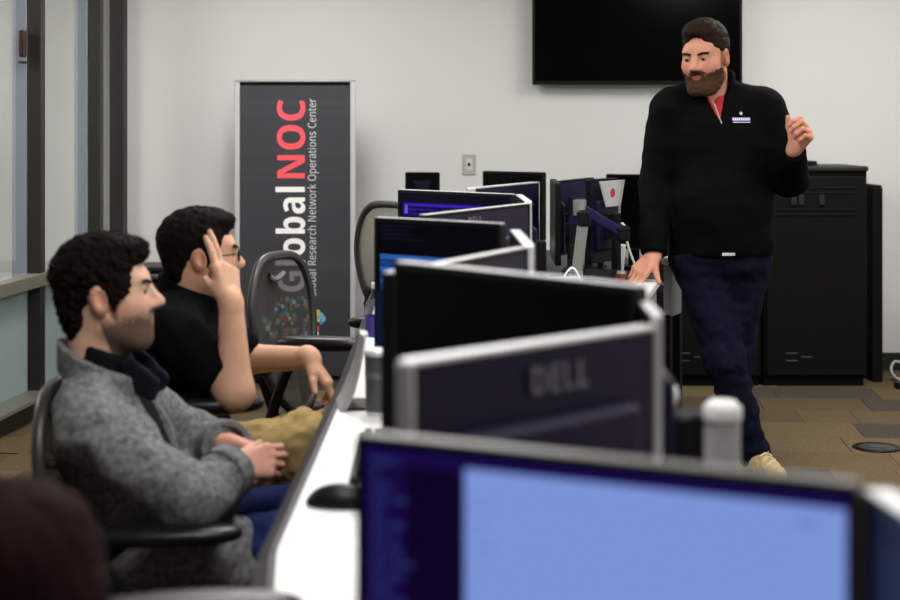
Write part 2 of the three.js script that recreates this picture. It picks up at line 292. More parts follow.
// printed banner in a silver frame
{
  const D = 8.75, s = D / 1600, x0 = (235 - 430) * s, x1 = (355.5 - 430) * s, top = 1.4 + 45 * s, w = x1 - x0;
  const t = thing('banner_stand', 'tall dark printed banner in a silver frame by the wall', 'banner', [(x0 + x1) / 2, 0, -D]);
  const c = document.createElement('canvas'); c.width = 720; c.height = Math.round(720 * (top - 0.06) / (w - 0.05)); const g = c.getContext('2d'), k = c.height / (top - 0.06), W = c.width, H = c.height;
  const PX = x => ((x - 241) / (350 - 241)) * W, PY = y => (y - 82) * s * k;
  g.fillStyle = '#323338'; g.fillRect(0, 0, W, H);
  for (let i = 0; i < 40; i++) { g.fillStyle = i % 2 ? 'rgba(52,50,62,0.25)' : 'rgba(68,68,70,0.18)'; g.fillRect(0, H * rnd(), W, H * 0.03 * rnd()); }
  const write = (txt, xBase, yStart, yEnd, size, col, weight = 'bold') => { // reads upward
    g.save(); g.font = weight + ' ' + size + 'px sans-serif'; const m = g.measureText(txt).width; g.translate(PX(xBase), PY(yStart)); g.rotate(-Math.PI / 2); g.scale((PY(yStart) - PY(yEnd)) / m, 1); g.fillStyle = col; g.textBaseline = 'alphabetic'; g.fillText(txt, 0, 0); g.restore();
  };
  const big = (PX(305) - PX(277)) / 0.74;
  write('Global', 305, 290, 180.5, big, '#f4f4f2'); write('NOC', 305, 178, 95, big, '#ff5560');
  write('Global Research Network Operations Center', 316, 294, 95, (PX(316) - PX(308)) / 0.72, '#c9ccd0', 'normal');
  const dots = ['#2bc4d4', '#e05060', '#d8c040', '#6fb0d8', '#f0f0f0', '#58a05a', '#c84450', '#4a86c0'];
  for (let i = 0; i < 190; i++) { const x = 262 + 66 * rnd(), y = 292 + 50 * rnd(); if (Math.hypot((x - 295) / 27, (y - 317) / 24) > 1) continue; g.fillStyle = dots[Math.floor(rnd() * 8)]; g.beginPath(); g.ellipse(PX(x), PY(y), 11, 14, 0, 0, 7); g.fill(); }
  for (const [x, y, q] of [[266, 317, 0], [269, 324, 4], [274, 333, 1], [318, 309, 2], [323, 315, 3], [321, 312, 3]]) { g.fillStyle = dots[q]; g.beginPath(); g.ellipse(PX(x), PY(y), 16, 21, 0, 0, 7); g.fill(); }
  const tex = new THREE.CanvasTexture(c); tex.colorSpace = THREE.SRGBColorSpace;
  part('print', new THREE.PlaneGeometry(w - 0.05, top - 0.06).translate(0, 0.03 + (top - 0.06) / 2, 0.012), new THREE.MeshStandardMaterial({ map: tex, roughness: 0.55 }), t);
  part('backing', box(w - 0.03, top - 0.02, 0.016, 0, top / 2, 0.0), M.blackSatin, t);
  part('side_rail', rbox(0.028, top, 0.034, 0.006, -w / 2 + 0.014, top / 2, 0.004), M.silver, t);
  part('side_rail', rbox(0.028, top, 0.034, 0.006, w / 2 - 0.014, top / 2, 0.004), M.silver, t);
  part('top_rail', rbox(w, 0.014, 0.034, 0.005, 0, top - 0.007, 0.004), M.silverDark, t);
  part('foot', [rbox(0.05, 0.03, 0.3, 0.01, -w / 2 + 0.03, 0.015, 0), rbox(0.05, 0.03, 0.3, 0.01, w / 2 - 0.03, 0.015, 0)], M.silver, t);
}
// black equipment cabinets
function cabinet(x0, x1, label) {
  const w = x1 - x0, h = 1.155, d = 0.5, t = thing('equipment_cabinet', label, 'cabinet', [(x0 + x1) / 2, 0, -8.55 - d / 2], 0, undefined);
  part('body', [rbox(w, h - 0.05, d - 0.02, 0.01, 0, 0.05 + (h - 0.05) / 2, -0.01)], M.rackBlack, t);
  part('plinth', box(w - 0.02, 0.05, d - 0.06, 0, 0.025, -0.02), M.rackBlack, t);
  part('top_cap', rbox(w + 0.008, 0.03, d + 0.008, 0.012, 0, h + 0.01, 0), blk([0.02, 0.02, 0.018], 0.45, 0.3), t);
  const door = part('door', rbox(w - 0.03, h - 0.09, 0.018, 0.006, 0, 0.06 + (h - 0.09) / 2, d / 2 - 0.008), M.rackBlack, t);
  for (const hx of [-0.12, -0.08, 0.03]) part('latch', rbox(0.03, 0.055, 0.014, 0.004, hx, h - 0.155, d / 2 + 0.005), blk([0.02, 0.02, 0.019], 0.4, 0.3), door);
  for (let i = 0; i < 4; i++) part('louvre', rbox(w * 0.75, 0.008, 0.008, 0.002, 0, h - 0.09 - i * 0.028 - (i > 1 ? 0.06 : 0), d / 2 + 0.002), blk([0.007, 0.007, 0.0065], 0.5), door);
  for (let i = 0; i < 3; i++) part('vent_slot', rbox(0.06, 0.008, 0.006, 0.002, -0.13 + (i % 2) * 0.08, 0.14 + i * 0.02, d / 2 + 0.002), std([0.04, 0.038, 0.034], 0.5), door);
  return t;
}
{
  const s = 8.55 / 1600;
  cabinet((764 - 430) * s, (868 - 430) * s, 'waist-high black equipment cabinet against the wall behind the standing man');
  cabinet((655 - 430) * s, (762 - 430) * s, 'black equipment cabinet mostly hidden by the standing man\'s body');
  const t = thing('cable_duct', 'narrow black upright cable duct on the side of the cabinet', 'duct', [(872.5 - 430) * 8.75 / 1600 + 0.016, 0, -8.86]);
  part('channel', rbox(0.06, 1.06, 0.3, 0.008, 0, 0.53, 0), M.rackBlack, t); part('lid', rbox(0.052, 0.012, 0.29, 0.004, 0, 1.066, 0), M.blackSatin, t);
  const l = thing('laptop', 'closed black laptop lying on top of the cabinet', 'laptop', [(800 - 430) * s, 1.181, -8.72]);
  part('base', rbox(0.22, 0.014, 0.2, 0.004, 0, 0.0075, 0), M.blackSatin, l); part('lid', rbox(0.22, 0.01, 0.2, 0.004, 0, 0.02, 0), M.blackPlastic, l);
}
{ // bin by the window
  const t = thing('waste_bin', 'black plastic waste bin with a rim by the back wall', 'bin', [-1.42, 0, -8.72]);
  part('bucket', rbox(0.34, 0.57, 0.36, 0.03, 0, 0.287, 0), M.blackSatin, t); part('rim', rbox(0.38, 0.03, 0.4, 0.014, 0, 0.59, 0), std([0.05, 0.05, 0.05], 0.5), t); part('lid', rbox(0.34, 0.035, 0.36, 0.016, 0, 0.622, 0), M.blackPlastic, t);
}
function floorBox(x, z, label) { const t = thing('floor_outlet', label, 'outlet', [x, 0, z]); part('ring', lathe([[0.075, 0.001], [0.1, 0.001], [0.104, 0.004], [0.098, 0.008], [0.078, 0.008]]), M.blackPlastic, t); part('cover', cyl(0.078, 0.078, 0.005, 0, 0.004, 0, 32), std([0.03, 0.03, 0.03], 0.4), t); part('flap', rbox(0.07, 0.003, 0.05, 0.001, 0, 0.008, 0), std([0.05, 0.05, 0.05], 0.4), t); }
floorBox(1.936, -6.93, 'round black floor outlet cover in the carpet near the cabinet');
floorBox(-1.5, -6.6, 'round black floor outlet cover in the carpet near the glazed wall');
{
  const t = thing('power_strip', 'black power strip on the carpet beside the cabinet', 'power strip', [2.62, 0, -8.5]);
  part('body', rbox(0.3, 0.035, 0.06, 0.008, 0, 0.018, 0), M.blackPlastic, t); for (let i = 0; i < 4; i++) part('socket', rbox(0.034, 0.004, 0.034, 0.002, -0.1 + i * 0.065, 0.036, 0), M.blackSatin, t);
  single('cable', tube([[2.53, 0.012, -8.78], [2.57, 0.02, -8.72], [2.62, 0.06, -8.75], [2.56, 0.1, -8.8], [2.53, 0.06, -8.78], [2.55, 0.015, -8.7], [2.64, 0.012, -8.66], [2.8, 0.012, -8.72]], 0.008, 80), std([0.35, 0.34, 0.31], 0.5), 'loose pale cable coiled on the carpet by the wall', 'cable');
  const c = thing('bag', 'dark bag leaning on the wall at the baseboard', 'bag', [2.84, 0, -8.92]); part('sack', rbox(0.3, 0.33, 0.2, 0.07, 0, 0.166, 0), std([0.03, 0.03, 0.03], 0.8), c); part('strap', tube([[-0.08, 0.32, 0], [-0.04, 0.4, 0], [0.04, 0.4, 0], [0.08, 0.32, 0]], 0.01), M.blackSatin, c);
}

// ================================================================ desks
const DT = 0.74;
function desk(name, label, pts, inner, legs, topM = M.deskWhite) {  // pts: worktop outline (x, z) ; inner: front edge from near to far
  const t = thing(name, label, 'desk', [0, 0, 0]);
  part('worktop', prism(pts, 0.026, 0.001).translate(0, DT - 0.027, 0), topM, t);
  const geos = inner.slice(0, -1).map((a, i) => { const b = inner[i + 1], L = Math.hypot(b[0] - a[0], b[1] - a[1]), pr = [[0, 0.0], [0.012, 0.0], [0.034, -0.016], [0.034, -0.036], [0, -0.036]]; const nx = -Math.abs(b[1] - a[1]) / L, nz = (b[0] - a[0]) / L * Math.sign(b[1] - a[1]) ; const P = []; const pt = (q, c) => [c[0] + nx * q[0], DT + q[1], c[1] + nz * q[0]];
    for (let k = 0; k < 5; k++) { const k2 = (k + 1) % 5; const A = pt(pr[k], a), B = pt(pr[k2], a), C = pt(pr[k2], b), E = pt(pr[k], b); P.push(...A, ...C, ...B, ...A, ...E, ...C); }
    for (const c of [a, b]) for (let k = 1; k < 4; k++) P.push(...pt(pr[0], c), ...pt(pr[k], c), ...pt(pr[k + 1], c));
    const q = new THREE.BufferGeometry(); q.setAttribute('position', new THREE.Float32BufferAttribute(P, 3)); q.computeVertexNormals(); return q; });
  part('edge_trim', geos, M.deskEdge, t);
  for (const [x, z] of legs) part('leg', [rbox(0.06, DT - 0.055, 0.06, 0.006, x, (DT - 0.03) / 2 + 0.012, z), rbox(0.09, 0.025, 0.09, 0.008, x, 0.0135, z)], M.silverDark, t);
  part('modesty_panel', box(0.018, 0.4, Math.abs(pts[0][1] - pts[2][1]) - 0.12, 0.42, 0.5, (pts[0][1] + pts[2][1]) / 2), M.panelGrey, t);
  return t;
}
desk('desk', 'white desk with a dark edge carrying the lit blue monitor', [[-0.10, -0.75], [0.5, -0.75], [0.5, -2.478], [-0.236, -2.478]], [[-0.10, -0.75], [-0.236, -2.478]], [[0.35, -0.9], [0.38, -2.4]]);
desk('desk', 'white desk with a dark edge carrying the mouse and tumbler', [[-0.236, -2.482], [0.5, -2.482], [0.5, -4.298], [-0.205, -4.298]], [[-0.236, -2.482], [-0.205, -4.298]], [[0.38, -2.56], [0.38, -4.2]]);
desk('desk', 'white desk with a dark edge in front of the empty chairs', [[-0.205, -4.302], [0.5, -4.302], [0.5, -6.1], [-0.2, -6.1]], [[-0.205, -4.302], [-0.2, -6.1]], [[0.38, -4.4], [0.38, -6.0]]);
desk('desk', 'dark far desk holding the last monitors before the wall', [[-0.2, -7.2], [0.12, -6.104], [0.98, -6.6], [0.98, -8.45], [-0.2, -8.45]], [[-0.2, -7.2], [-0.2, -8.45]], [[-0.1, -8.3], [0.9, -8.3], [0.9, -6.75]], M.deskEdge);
// the low grey partitions the man leans on
function partition(label, a, b, top, th, bottom, capW) {
  const L = Math.hypot(b[0] - a[0], b[1] - a[1]), turn = Math.atan2(b[0] - a[0], b[1] - a[1]), t = thing('partition_panel', label, 'partition', [(a[0] + b[0]) / 2, 0, (a[1] + b[1]) / 2], turn);
  part('panel', rbox(th, top - 0.03 - bottom, L - 0.02, 0.004, 0, (top - 0.03 + bottom) / 2, 0), M.panelGrey, t); part('cap', rbox(capW, 0.03, L, 0.008, 0, top - 0.015, 0), M.white, t);
  part('foot', [rbox(0.2, 0.02, 0.06, 0.006, 0, 0.01, L * 0.4), rbox(0.2, 0.02, 0.06, 0.006, 0, 0.01, -L * 0.4)], M.lightGrey, t);
  if (bottom > 0.05) part('post', [rbox(0.03, bottom, 0.04, 0.004, 0, bottom / 2 + 0.01, L * 0.4), rbox(0.03, bottom, 0.04, 0.004, 0, bottom / 2 + 0.01, -L * 0.4)], M.blackSatin, t);
}
partition('low grey partition with a white cap under the standing man\'s hand', [0.655, -5.35], [0.865, -6.28], 0.795, 0.05, 0.02, 0.075);
partition('taller grey partition with white cap beside the standing man\'s hip', [0.945, -6.4], [1.02, -6.56], 0.87, 0.03, 0.63, 0.045);

// ================================================================ monitors
const font = await new FontLoader().loadAsync('fonts/droid/droid_sans_bold.typeface.json');
function canvasTex(w, h, draw) { const c = document.createElement('canvas'); c.width = w; c.height = h; draw(c.getContext('2d'), w, h); const t = new THREE.CanvasTexture(c); t.colorSpace = THREE.SRGBColorSpace; return t; }
function screenMat(draw, k = 1, aspect = 1.6) { const t = canvasTex(640, Math.round(640 / aspect), draw); return new THREE.MeshPhysicalMaterial({ color: 0x010102, roughness: 0.35, specularIntensity: 0.12, emissive: 0xffffff, emissiveMap: t, emissiveIntensity: k }); }
const textRows = (g, x, y, w, n, step, col) => { g.fillStyle = col; for (let i = 0; i < n; i++) { let q = x; while (q < x + w * (0.3 + 0.7 * rnd())) { const l = 5 + 30 * rnd(); g.fillRect(q, y + i * step, l, step * 0.45); q += l + 6; } } };
// ends A and B of the monitor as (x, depth); the screen faces 'face' (-1 left, +1 right); top edge height; panel height
function monitor(label, A, B, top, h, opt = {}) {
  const ax = A[0], az = -A[1], bx = B[0], bz = -B[1], w = Math.hypot(bx - ax, bz - az);
  let nx = -(bz - az) / w, nz = (bx - ax) / w; if (nx * (opt.face || -1) < 0) { nx = -nx; nz = -nz; }
  const t = thing(opt.name || 'computer_monitor', label, 'monitor', [(ax + bx) / 2, DT, (az + bz) / 2], Math.atan2(nx, nz), opt.group);
  const y = top - DT - h / 2, rim = opt.rim || M.silver, dep = opt.depth || 0.02;
  // silver band around the panel, open in front and behind
  const o = new THREE.Shape(), hw = w / 2, hh = h / 2, r = 0.008; o.moveTo(-hw + r, -hh); o.lineTo(hw - r, -hh); o.quadraticCurveTo(hw, -hh, hw, -hh + r); o.lineTo(hw, hh - r); o.quadraticCurveTo(hw, hh, hw - r, hh); o.lineTo(-hw + r, hh); o.quadraticCurveTo(-hw, hh, -hw, hh - r); o.lineTo(-hw, -hh + r); o.quadraticCurveTo(-hw, -hh, -hw + r, -hh);
  const hole = new THREE.Path(); const e = 0.003; hole.moveTo(-hw + e, -hh + e); hole.lineTo(-hw + e, hh - e); hole.lineTo(hw - e, hh - e); hole.lineTo(hw - e, -hh + e); hole.lineTo(-hw + e, -hh + e); o.holes.push(hole);
  part('rim', new THREE.ExtrudeGeometry(o, { depth: dep, bevelEnabled: true, bevelSize: 0.0015, bevelThickness: 0.0015, bevelSegments: 2 }).translate(0, y, -dep), opt.darkSides ? M.blackPlastic : rim, t);
  if (opt.darkSides) part('top_strip', rbox(w - 0.004, 0.003, dep, 0.001, 0, y + hh + 0.0018, -dep / 2), rim, t);
  const bz1 = 0.008; part('bezel', [box(w - 0.001, bz1, 0.006, 0, y + hh - bz1 / 2 - 0.0005, 0), box(w - 0.001, bz1 * 1.6, 0.006, 0, y - hh + bz1 * 0.8 + 0.0005, 0), box(bz1, h - 0.02, 0.006, -hw + bz1 / 2 + 0.0005, y, 0), box(bz1, h - 0.02, 0.006, hw - bz1 / 2 - 0.0005, y, 0)], M.blackPlastic, t);
  const sg = new THREE.PlaneGeometry(w - 0.014, h - 0.02).translate(0, y + 0.002, 0.0012);
  part('screen', sg, opt.screen || M.screenOff, t);
  const back = part('back_cover', [box(w - 0.012, h - 0.012, 0.006, 0, y, -dep + 0.004), rbox(w * 0.74, h * 0.62, 0.03, 0.014, 0, y - h * 0.06, -dep - 0.008)], opt.back || M.monBack, t);
  if (opt.logo) { const tg = new TextGeometry('DELL', { font, size: opt.logo, depth: 0.002, curveSegments: 4 }); tg.computeBoundingBox(); tg.translate(-(tg.boundingBox.max.x) / 2, 0, 0).rotateY(Math.PI).translate(-(opt.logoX || 0), y + h * (opt.logoY ?? 0.12), -dep - (opt.logoZ ?? 0.0235)); part('logo', tg, std([0.11, 0.105, 0.13], 0.4), back); }
  if (opt.light) { const l = new THREE.RectAreaLight(new THREE.Color(...opt.light[0]), opt.light[1], w - 0.04, h - 0.04); l.name = 'screen_light'; l.position.set(0, y, 0.004); l.rotation.y = Math.PI; t.add(l); }
  part('arm_mount', [rbox(0.1, 0.1, 0.02, 0.004, 0, y - 0.02, -dep - 0.032), rbox(0.05, y + 0.03, 0.022, 0.006, 0, (y + 0.03) / 2, -dep - 0.052)], opt.neck || M.blackSatin, t);
  part('base', rbox(opt.small ? 0.07 : 0.2, 0.014, opt.small ? 0.06 : 0.14, 0.006, 0, 0.008, -dep - (opt.small ? 0.045 : 0.04)), opt.neck || M.blackSatin, t);
  return t;
}
const blueScreen = screenMat((g, w, h) => {
  g.fillStyle = '#18093f'; g.fillRect(0, 0, w, h); g.fillStyle = '#100426'; g.fillRect(w * 0.1, h * 0.05, w * 0.125, h * 0.95); textRows(g, w * 0.02, h * 0.03, w * 0.07, 24, 16, '#26306e');
  g.fillStyle = '#8099e0'; g.fillRect(w * 0.235, h * 0.035, w * 0.765, h); g.fillStyle = '#1d0c58'; g.fillRect(0, 0, w, h * 0.02); textRows(g, w * 0.24, h * 0.13, w * 0.06, 14, 26, '#7c94d8'); g.fillStyle = '#6f86cf'; g.fillRect(w * 0.91, h * 0.075, w * 0.03, h * 0.02);
}, 0.9);
const rowsScreen = screenMat((g, w, h) => { g.fillStyle = '#04040c'; g.fillRect(0, 0, w, h); textRows(g, w * 0.04, h * 0.02, w * 0.5, 4, 14, '#101428'); for (let i = 0; i < 6; i++) { g.fillStyle = i % 2 ? '#1c4690' : '#2f66b8'; g.fillRect(w * 0.03, h * (0.26 + i * 0.05), w * 0.94, h * 0.043); } g.fillStyle = '#0d1a40'; g.fillRect(0, h * 0.56, w, h * 0.44); }, 0.75);
const purpleScreen = screenMat((g, w, h) => { g.fillStyle = '#070416'; g.fillRect(0, 0, w, h); g.fillStyle = '#140a48'; g.fillRect(w * 0.03, h * 0.1, w * 0.9, h * 0.9); g.fillStyle = '#3a22c0'; g.fillRect(w * 0.04, h * 0.12, w * 0.75, h * 0.03); textRows(g, w * 0.04, h * 0.18, w * 0.6, 14, 20, '#2a1a90'); g.fillStyle = '#6a58f0'; g.fillRect(w * 0.05, h * 0.14, w * 0.03, h * 0.1); }, 0.8);
const darkRows = screenMat((g, w, h) => { g.fillStyle = '#01020a'; g.fillRect(0, 0, w, h); textRows(g, w * 0.05, h * 0.1, w * 0.9, 16, 20, '#0d1a3a'); }, 0.7);
const dimScreen = screenMat((g, w, h) => { g.fillStyle = '#0b0b12'; g.fillRect(0, 0, w, h); g.fillStyle = '#22222e'; g.beginPath(); g.moveTo(w * 0.2, h * 0.25); g.lineTo(w * 0.8, h * 0.25); g.lineTo(w * 0.65, h * 0.7); g.lineTo(w * 0.35, h * 0.7); g.fill(); }, 0.6);

monitor('monitor with a bright periwinkle blue page beside a dark purple strip', [-0.0702, 1.538], [0.353, 1.322], 1.10, 0.32, { screen: blueScreen, light: [[0.45, 0.55, 1], 0.5], darkSides: true, rim: std([0.12, 0.115, 0.11], 0.4) });
monitor('monitor with dim dark rows adjoining the bright blue screen', [0.358, 1.318], [0.392, 0.86], 1.10, 0.32, { screen: darkRows });
monitor('monitor seen from behind with a silver logo, nearest pair to the blue screen', [-0.034, 1.70], [0.268, 2.0], 1.15, 0.335, { logo: 0.032, logoY: 0.33, logoZ: 0.003, logoX: 0.022 });
monitor('monitor edge-on between the logo monitor and the switched-off black screen', [0.276, 1.985], [0.281, 2.15], 1.165, 0.33, { depth: 0.01, small: true });
monitor('monitor with a wide switched-off black screen and silver top edge', [-0.0545, 2.49], [0.272, 2.11], 1.185, 0.335, { darkSides: true });
monitor('monitor seen from behind, its left end behind the black screen', [-0.076, 2.58], [0.172, 3.12], 1.16, 0.335, { darkSides: true, logo: 0.03, logoY: 0.33, logoZ: 0.003 });
monitor('monitor edge-on beside the screen with blue table rows', [0.187, 3.2], [0.185, 3.66], 1.16, 0.335);
monitor('monitor showing blue table rows below a black header', [-0.142, 4.12], [0.17, 3.86], 1.16, 0.335, { screen: rowsScreen, darkSides: true });
monitor('monitor seen from behind with a silver logo, beyond the blue table rows', [-0.03, 4.24], [0.284, 4.86], 1.16, 0.335, { darkSides: true, logo: 0.03, logoY: 0.36, logoZ: 0.003, logoX: -0.05 });
monitor('monitor edge-on with a thick silver top, beside the purple screen', [0.292, 4.92], [0.29, 5.4], 1.165, 0.335);
monitor('monitor showing purple lines of text on black', [-0.117, 5.9], [0.282, 5.5], 1.16, 0.335, { screen: purpleScreen, darkSides: true });
monitor('monitor seen from behind next to a bright silver side edge', [0.14, 6.1], [0.43, 6.75], 1.16, 0.335, { depth: 0.034 });
monitor('dark monitor edge-on past the bright silver side edge', [0.515, 6.55], [0.535, 7.1], 1.16, 0.335, { rim: M.blackPlastic });
monitor('dark switched-off monitor below the wall outlet\'s right side', [0.27, 8.15], [0.56, 7.9], 1.165, 0.335, { rim: M.blackPlastic });
monitor('small dark display on a stand in front of the wall', [-0.12, 7.82], [0.045, 7.8], 1.168, 0.14, { screen: dimScreen, rim: M.blackPlastic, name: 'small_display' });
monitor('monitor back with dark purple cover among the monitor arms', [0.56, 7.12], [0.76, 7.6], 1.15, 0.33, { back: blk([0.009, 0.007, 0.035], 0.45, 0.3), rim: M.blackPlastic, face: -1 });
{
  const t = monitor('monitor back with a pale grey tapered plate and red emblem', [0.615, 6.3], [0.745, 6.5], 1.185, 0.33, { rim: M.blackPlastic, face: -1, small: true });
  const s = new THREE.Shape([[-0.105, 0.0], [0.112, 0.0], [0.075, -0.1], [-0.05, -0.1]].map(p => new THREE.Vector2(...p)));
  const pl = part('back_plate', new THREE.ExtrudeGeometry(s, { depth: 0.004, bevelEnabled: true, bevelSize: 0.002, bevelThickness: 0.001 }).rotateY(Math.PI).translate(0, 0.437, -0.05), M.lightGrey, t); part('emblem', cyl(0.018, 0.018, 0.003, 0, 0, 0).rotateX(Math.PI / 2).translate(0, 0.39, -0.0565), M.red, pl);
}
monitor('dark monitor with a pale top edge beside the standing man\'s arm', [0.81, 7.35], [1.0, 7.25], 1.175, 0.34, { face: -1, rim: M.silverDark });

// ================================================================ monitor arms and desk clutter at the far desk
function monitorArm(label, x, z, m, bend, h) {
  const t = thing('monitor_arm', label, 'monitor arm', [x, DT, z]);
  part('clamp', rbox(0.09, 0.03, 0.09, 0.006, 0, 0.016, 0), M.blackPlastic, t); part('pole', cyl(0.015, 0.015, h, 0, h / 2 + 0.02, 0), M.blackPlastic, t);
  part('lower_arm', bar([0, h * 0.7, 0], bend[0], 0.042, 0.03), m, t); part('upper_arm', bar(bend[0], bend[1], 0.04, 0.03), m, t);
  part('joint', cyl(0.026, 0.026, 0.06, ...bend[0]), M.silverDark, t); part('joint', cyl(0.024, 0.024, 0.05, 0, h * 0.7, 0), M.blackPlastic, t); part('tilt_head', rbox(0.05, 0.06, 0.05, 0.012, ...bend[1]), M.blackPlastic, t);
}
monitorArm('silver-grey monitor arm standing upright above the far desk', 0.53, -5.86, std([0.16, 0.16, 0.155], 0.5), [[0.0, 0.10, 0.05], [0.03, 0.32, 0.03]], 0.2);
monitorArm('dark purple monitor arm reaching to a round joint', 0.55, -6.22, M.purple, [[0.03, 0.34, 0.02], [0.20, 0.24, 0.02]], 0.36);
monitorArm('black monitor arm folded beside the white cup on the far desk', 0.74, -6.95, M.blackSatin, [[0.06, 0.28, 0.02], [0.0, 0.18, 0.05]], 0.28);
{
  const d = thing('docking_station', 'black docking station with pale ports under the monitor arms', 'dock', [0.46, DT, -5.72], 0.2);
  part('body', rbox(0.16, 0.11, 0.12, 0.01, 0, 0.056, 0), M.blackPlastic, d); part('top_plate', rbox(0.13, 0.008, 0.05, 0.003, 0, 0.114, 0.02), M.lightGrey, d); for (let i = 0; i < 3; i++) part('port', rbox(0.018, 0.018, 0.004, 0.001, -0.045 + i * 0.04, 0.075, 0.061), i === 1 ? M.purple : M.white, d);
  const ph = thing('desk_phone', 'black desk phone with handset on the far desk', 'phone', [0.60, DT, -6.03], -0.3);
  part('base', rbox(0.19, 0.06, 0.18, 0.012).rotateX(0.3).translate(0, 0.06, 0), M.blackPlastic, ph); part('handset', [rbox(0.05, 0.03, 0.18, 0.012, -0.06, 0.115, 0), rbox(0.055, 0.05, 0.05, 0.014, -0.06, 0.1, 0.075)], M.blackSatin, ph); part('keypad', rbox(0.09, 0.006, 0.1, 0.002).rotateX(0.3).translate(0.04, 0.098, 0.02), M.blackSatin, ph);
  const cp = thing('paper_cup', 'white paper cup on the far desk beside the man\'s sleeve', 'cup', [0.82, DT, -7.05]); part('wall', lathe([[0.001, 0.001], [0.032, 0.001], [0.043, 0.13], [0.040, 0.13], [0.03, 0.008]]), M.white, cp); part('rim', new THREE.TorusGeometry(0.042, 0.003, 8, 24).rotateX(Math.PI / 2).translate(0, 0.13, 0), M.white, cp);
  const bk = thing('red_tin', 'small red tin on the far desk below the purple arm', 'tin', [0.72, DT, -6.02]); part('can', cyl(0.018, 0.018, 0.1, 0, 0.051, 0), std([0.16, 0.012, 0.008], 0.5), bk); part('lid', cyl(0.016, 0.018, 0.01, 0, 0.106, 0), M.silverDark, bk);
  const wc = [[0.40, 0.5, -5.5], [0.44, 0.9, -5.6], [0.53, 0.86, -5.75], [0.6, 0.9, -5.95], [0.66, 0.82, -6.1]];
  single('cable', tube([[0.46, 0.76, -5.62], [0.47, 0.87, -5.6], [0.50, 0.9, -5.6], [0.54, 0.82, -5.6], [0.56, 0.75, -5.62]], 0.0035, 50), M.white, 'thin white cable looping between dock and desk phone', 'cable');
  single('cable', tube([[0.76, 0.75, -7.05], [0.79, 0.9, -7.1], [0.86, 0.96, -7.15], [0.88, 0.86, -7.1], [0.92, 0.75, -7.1]], 0.005, 50), M.white, 'thin white cable arching beside the paper cup', 'cable');
}
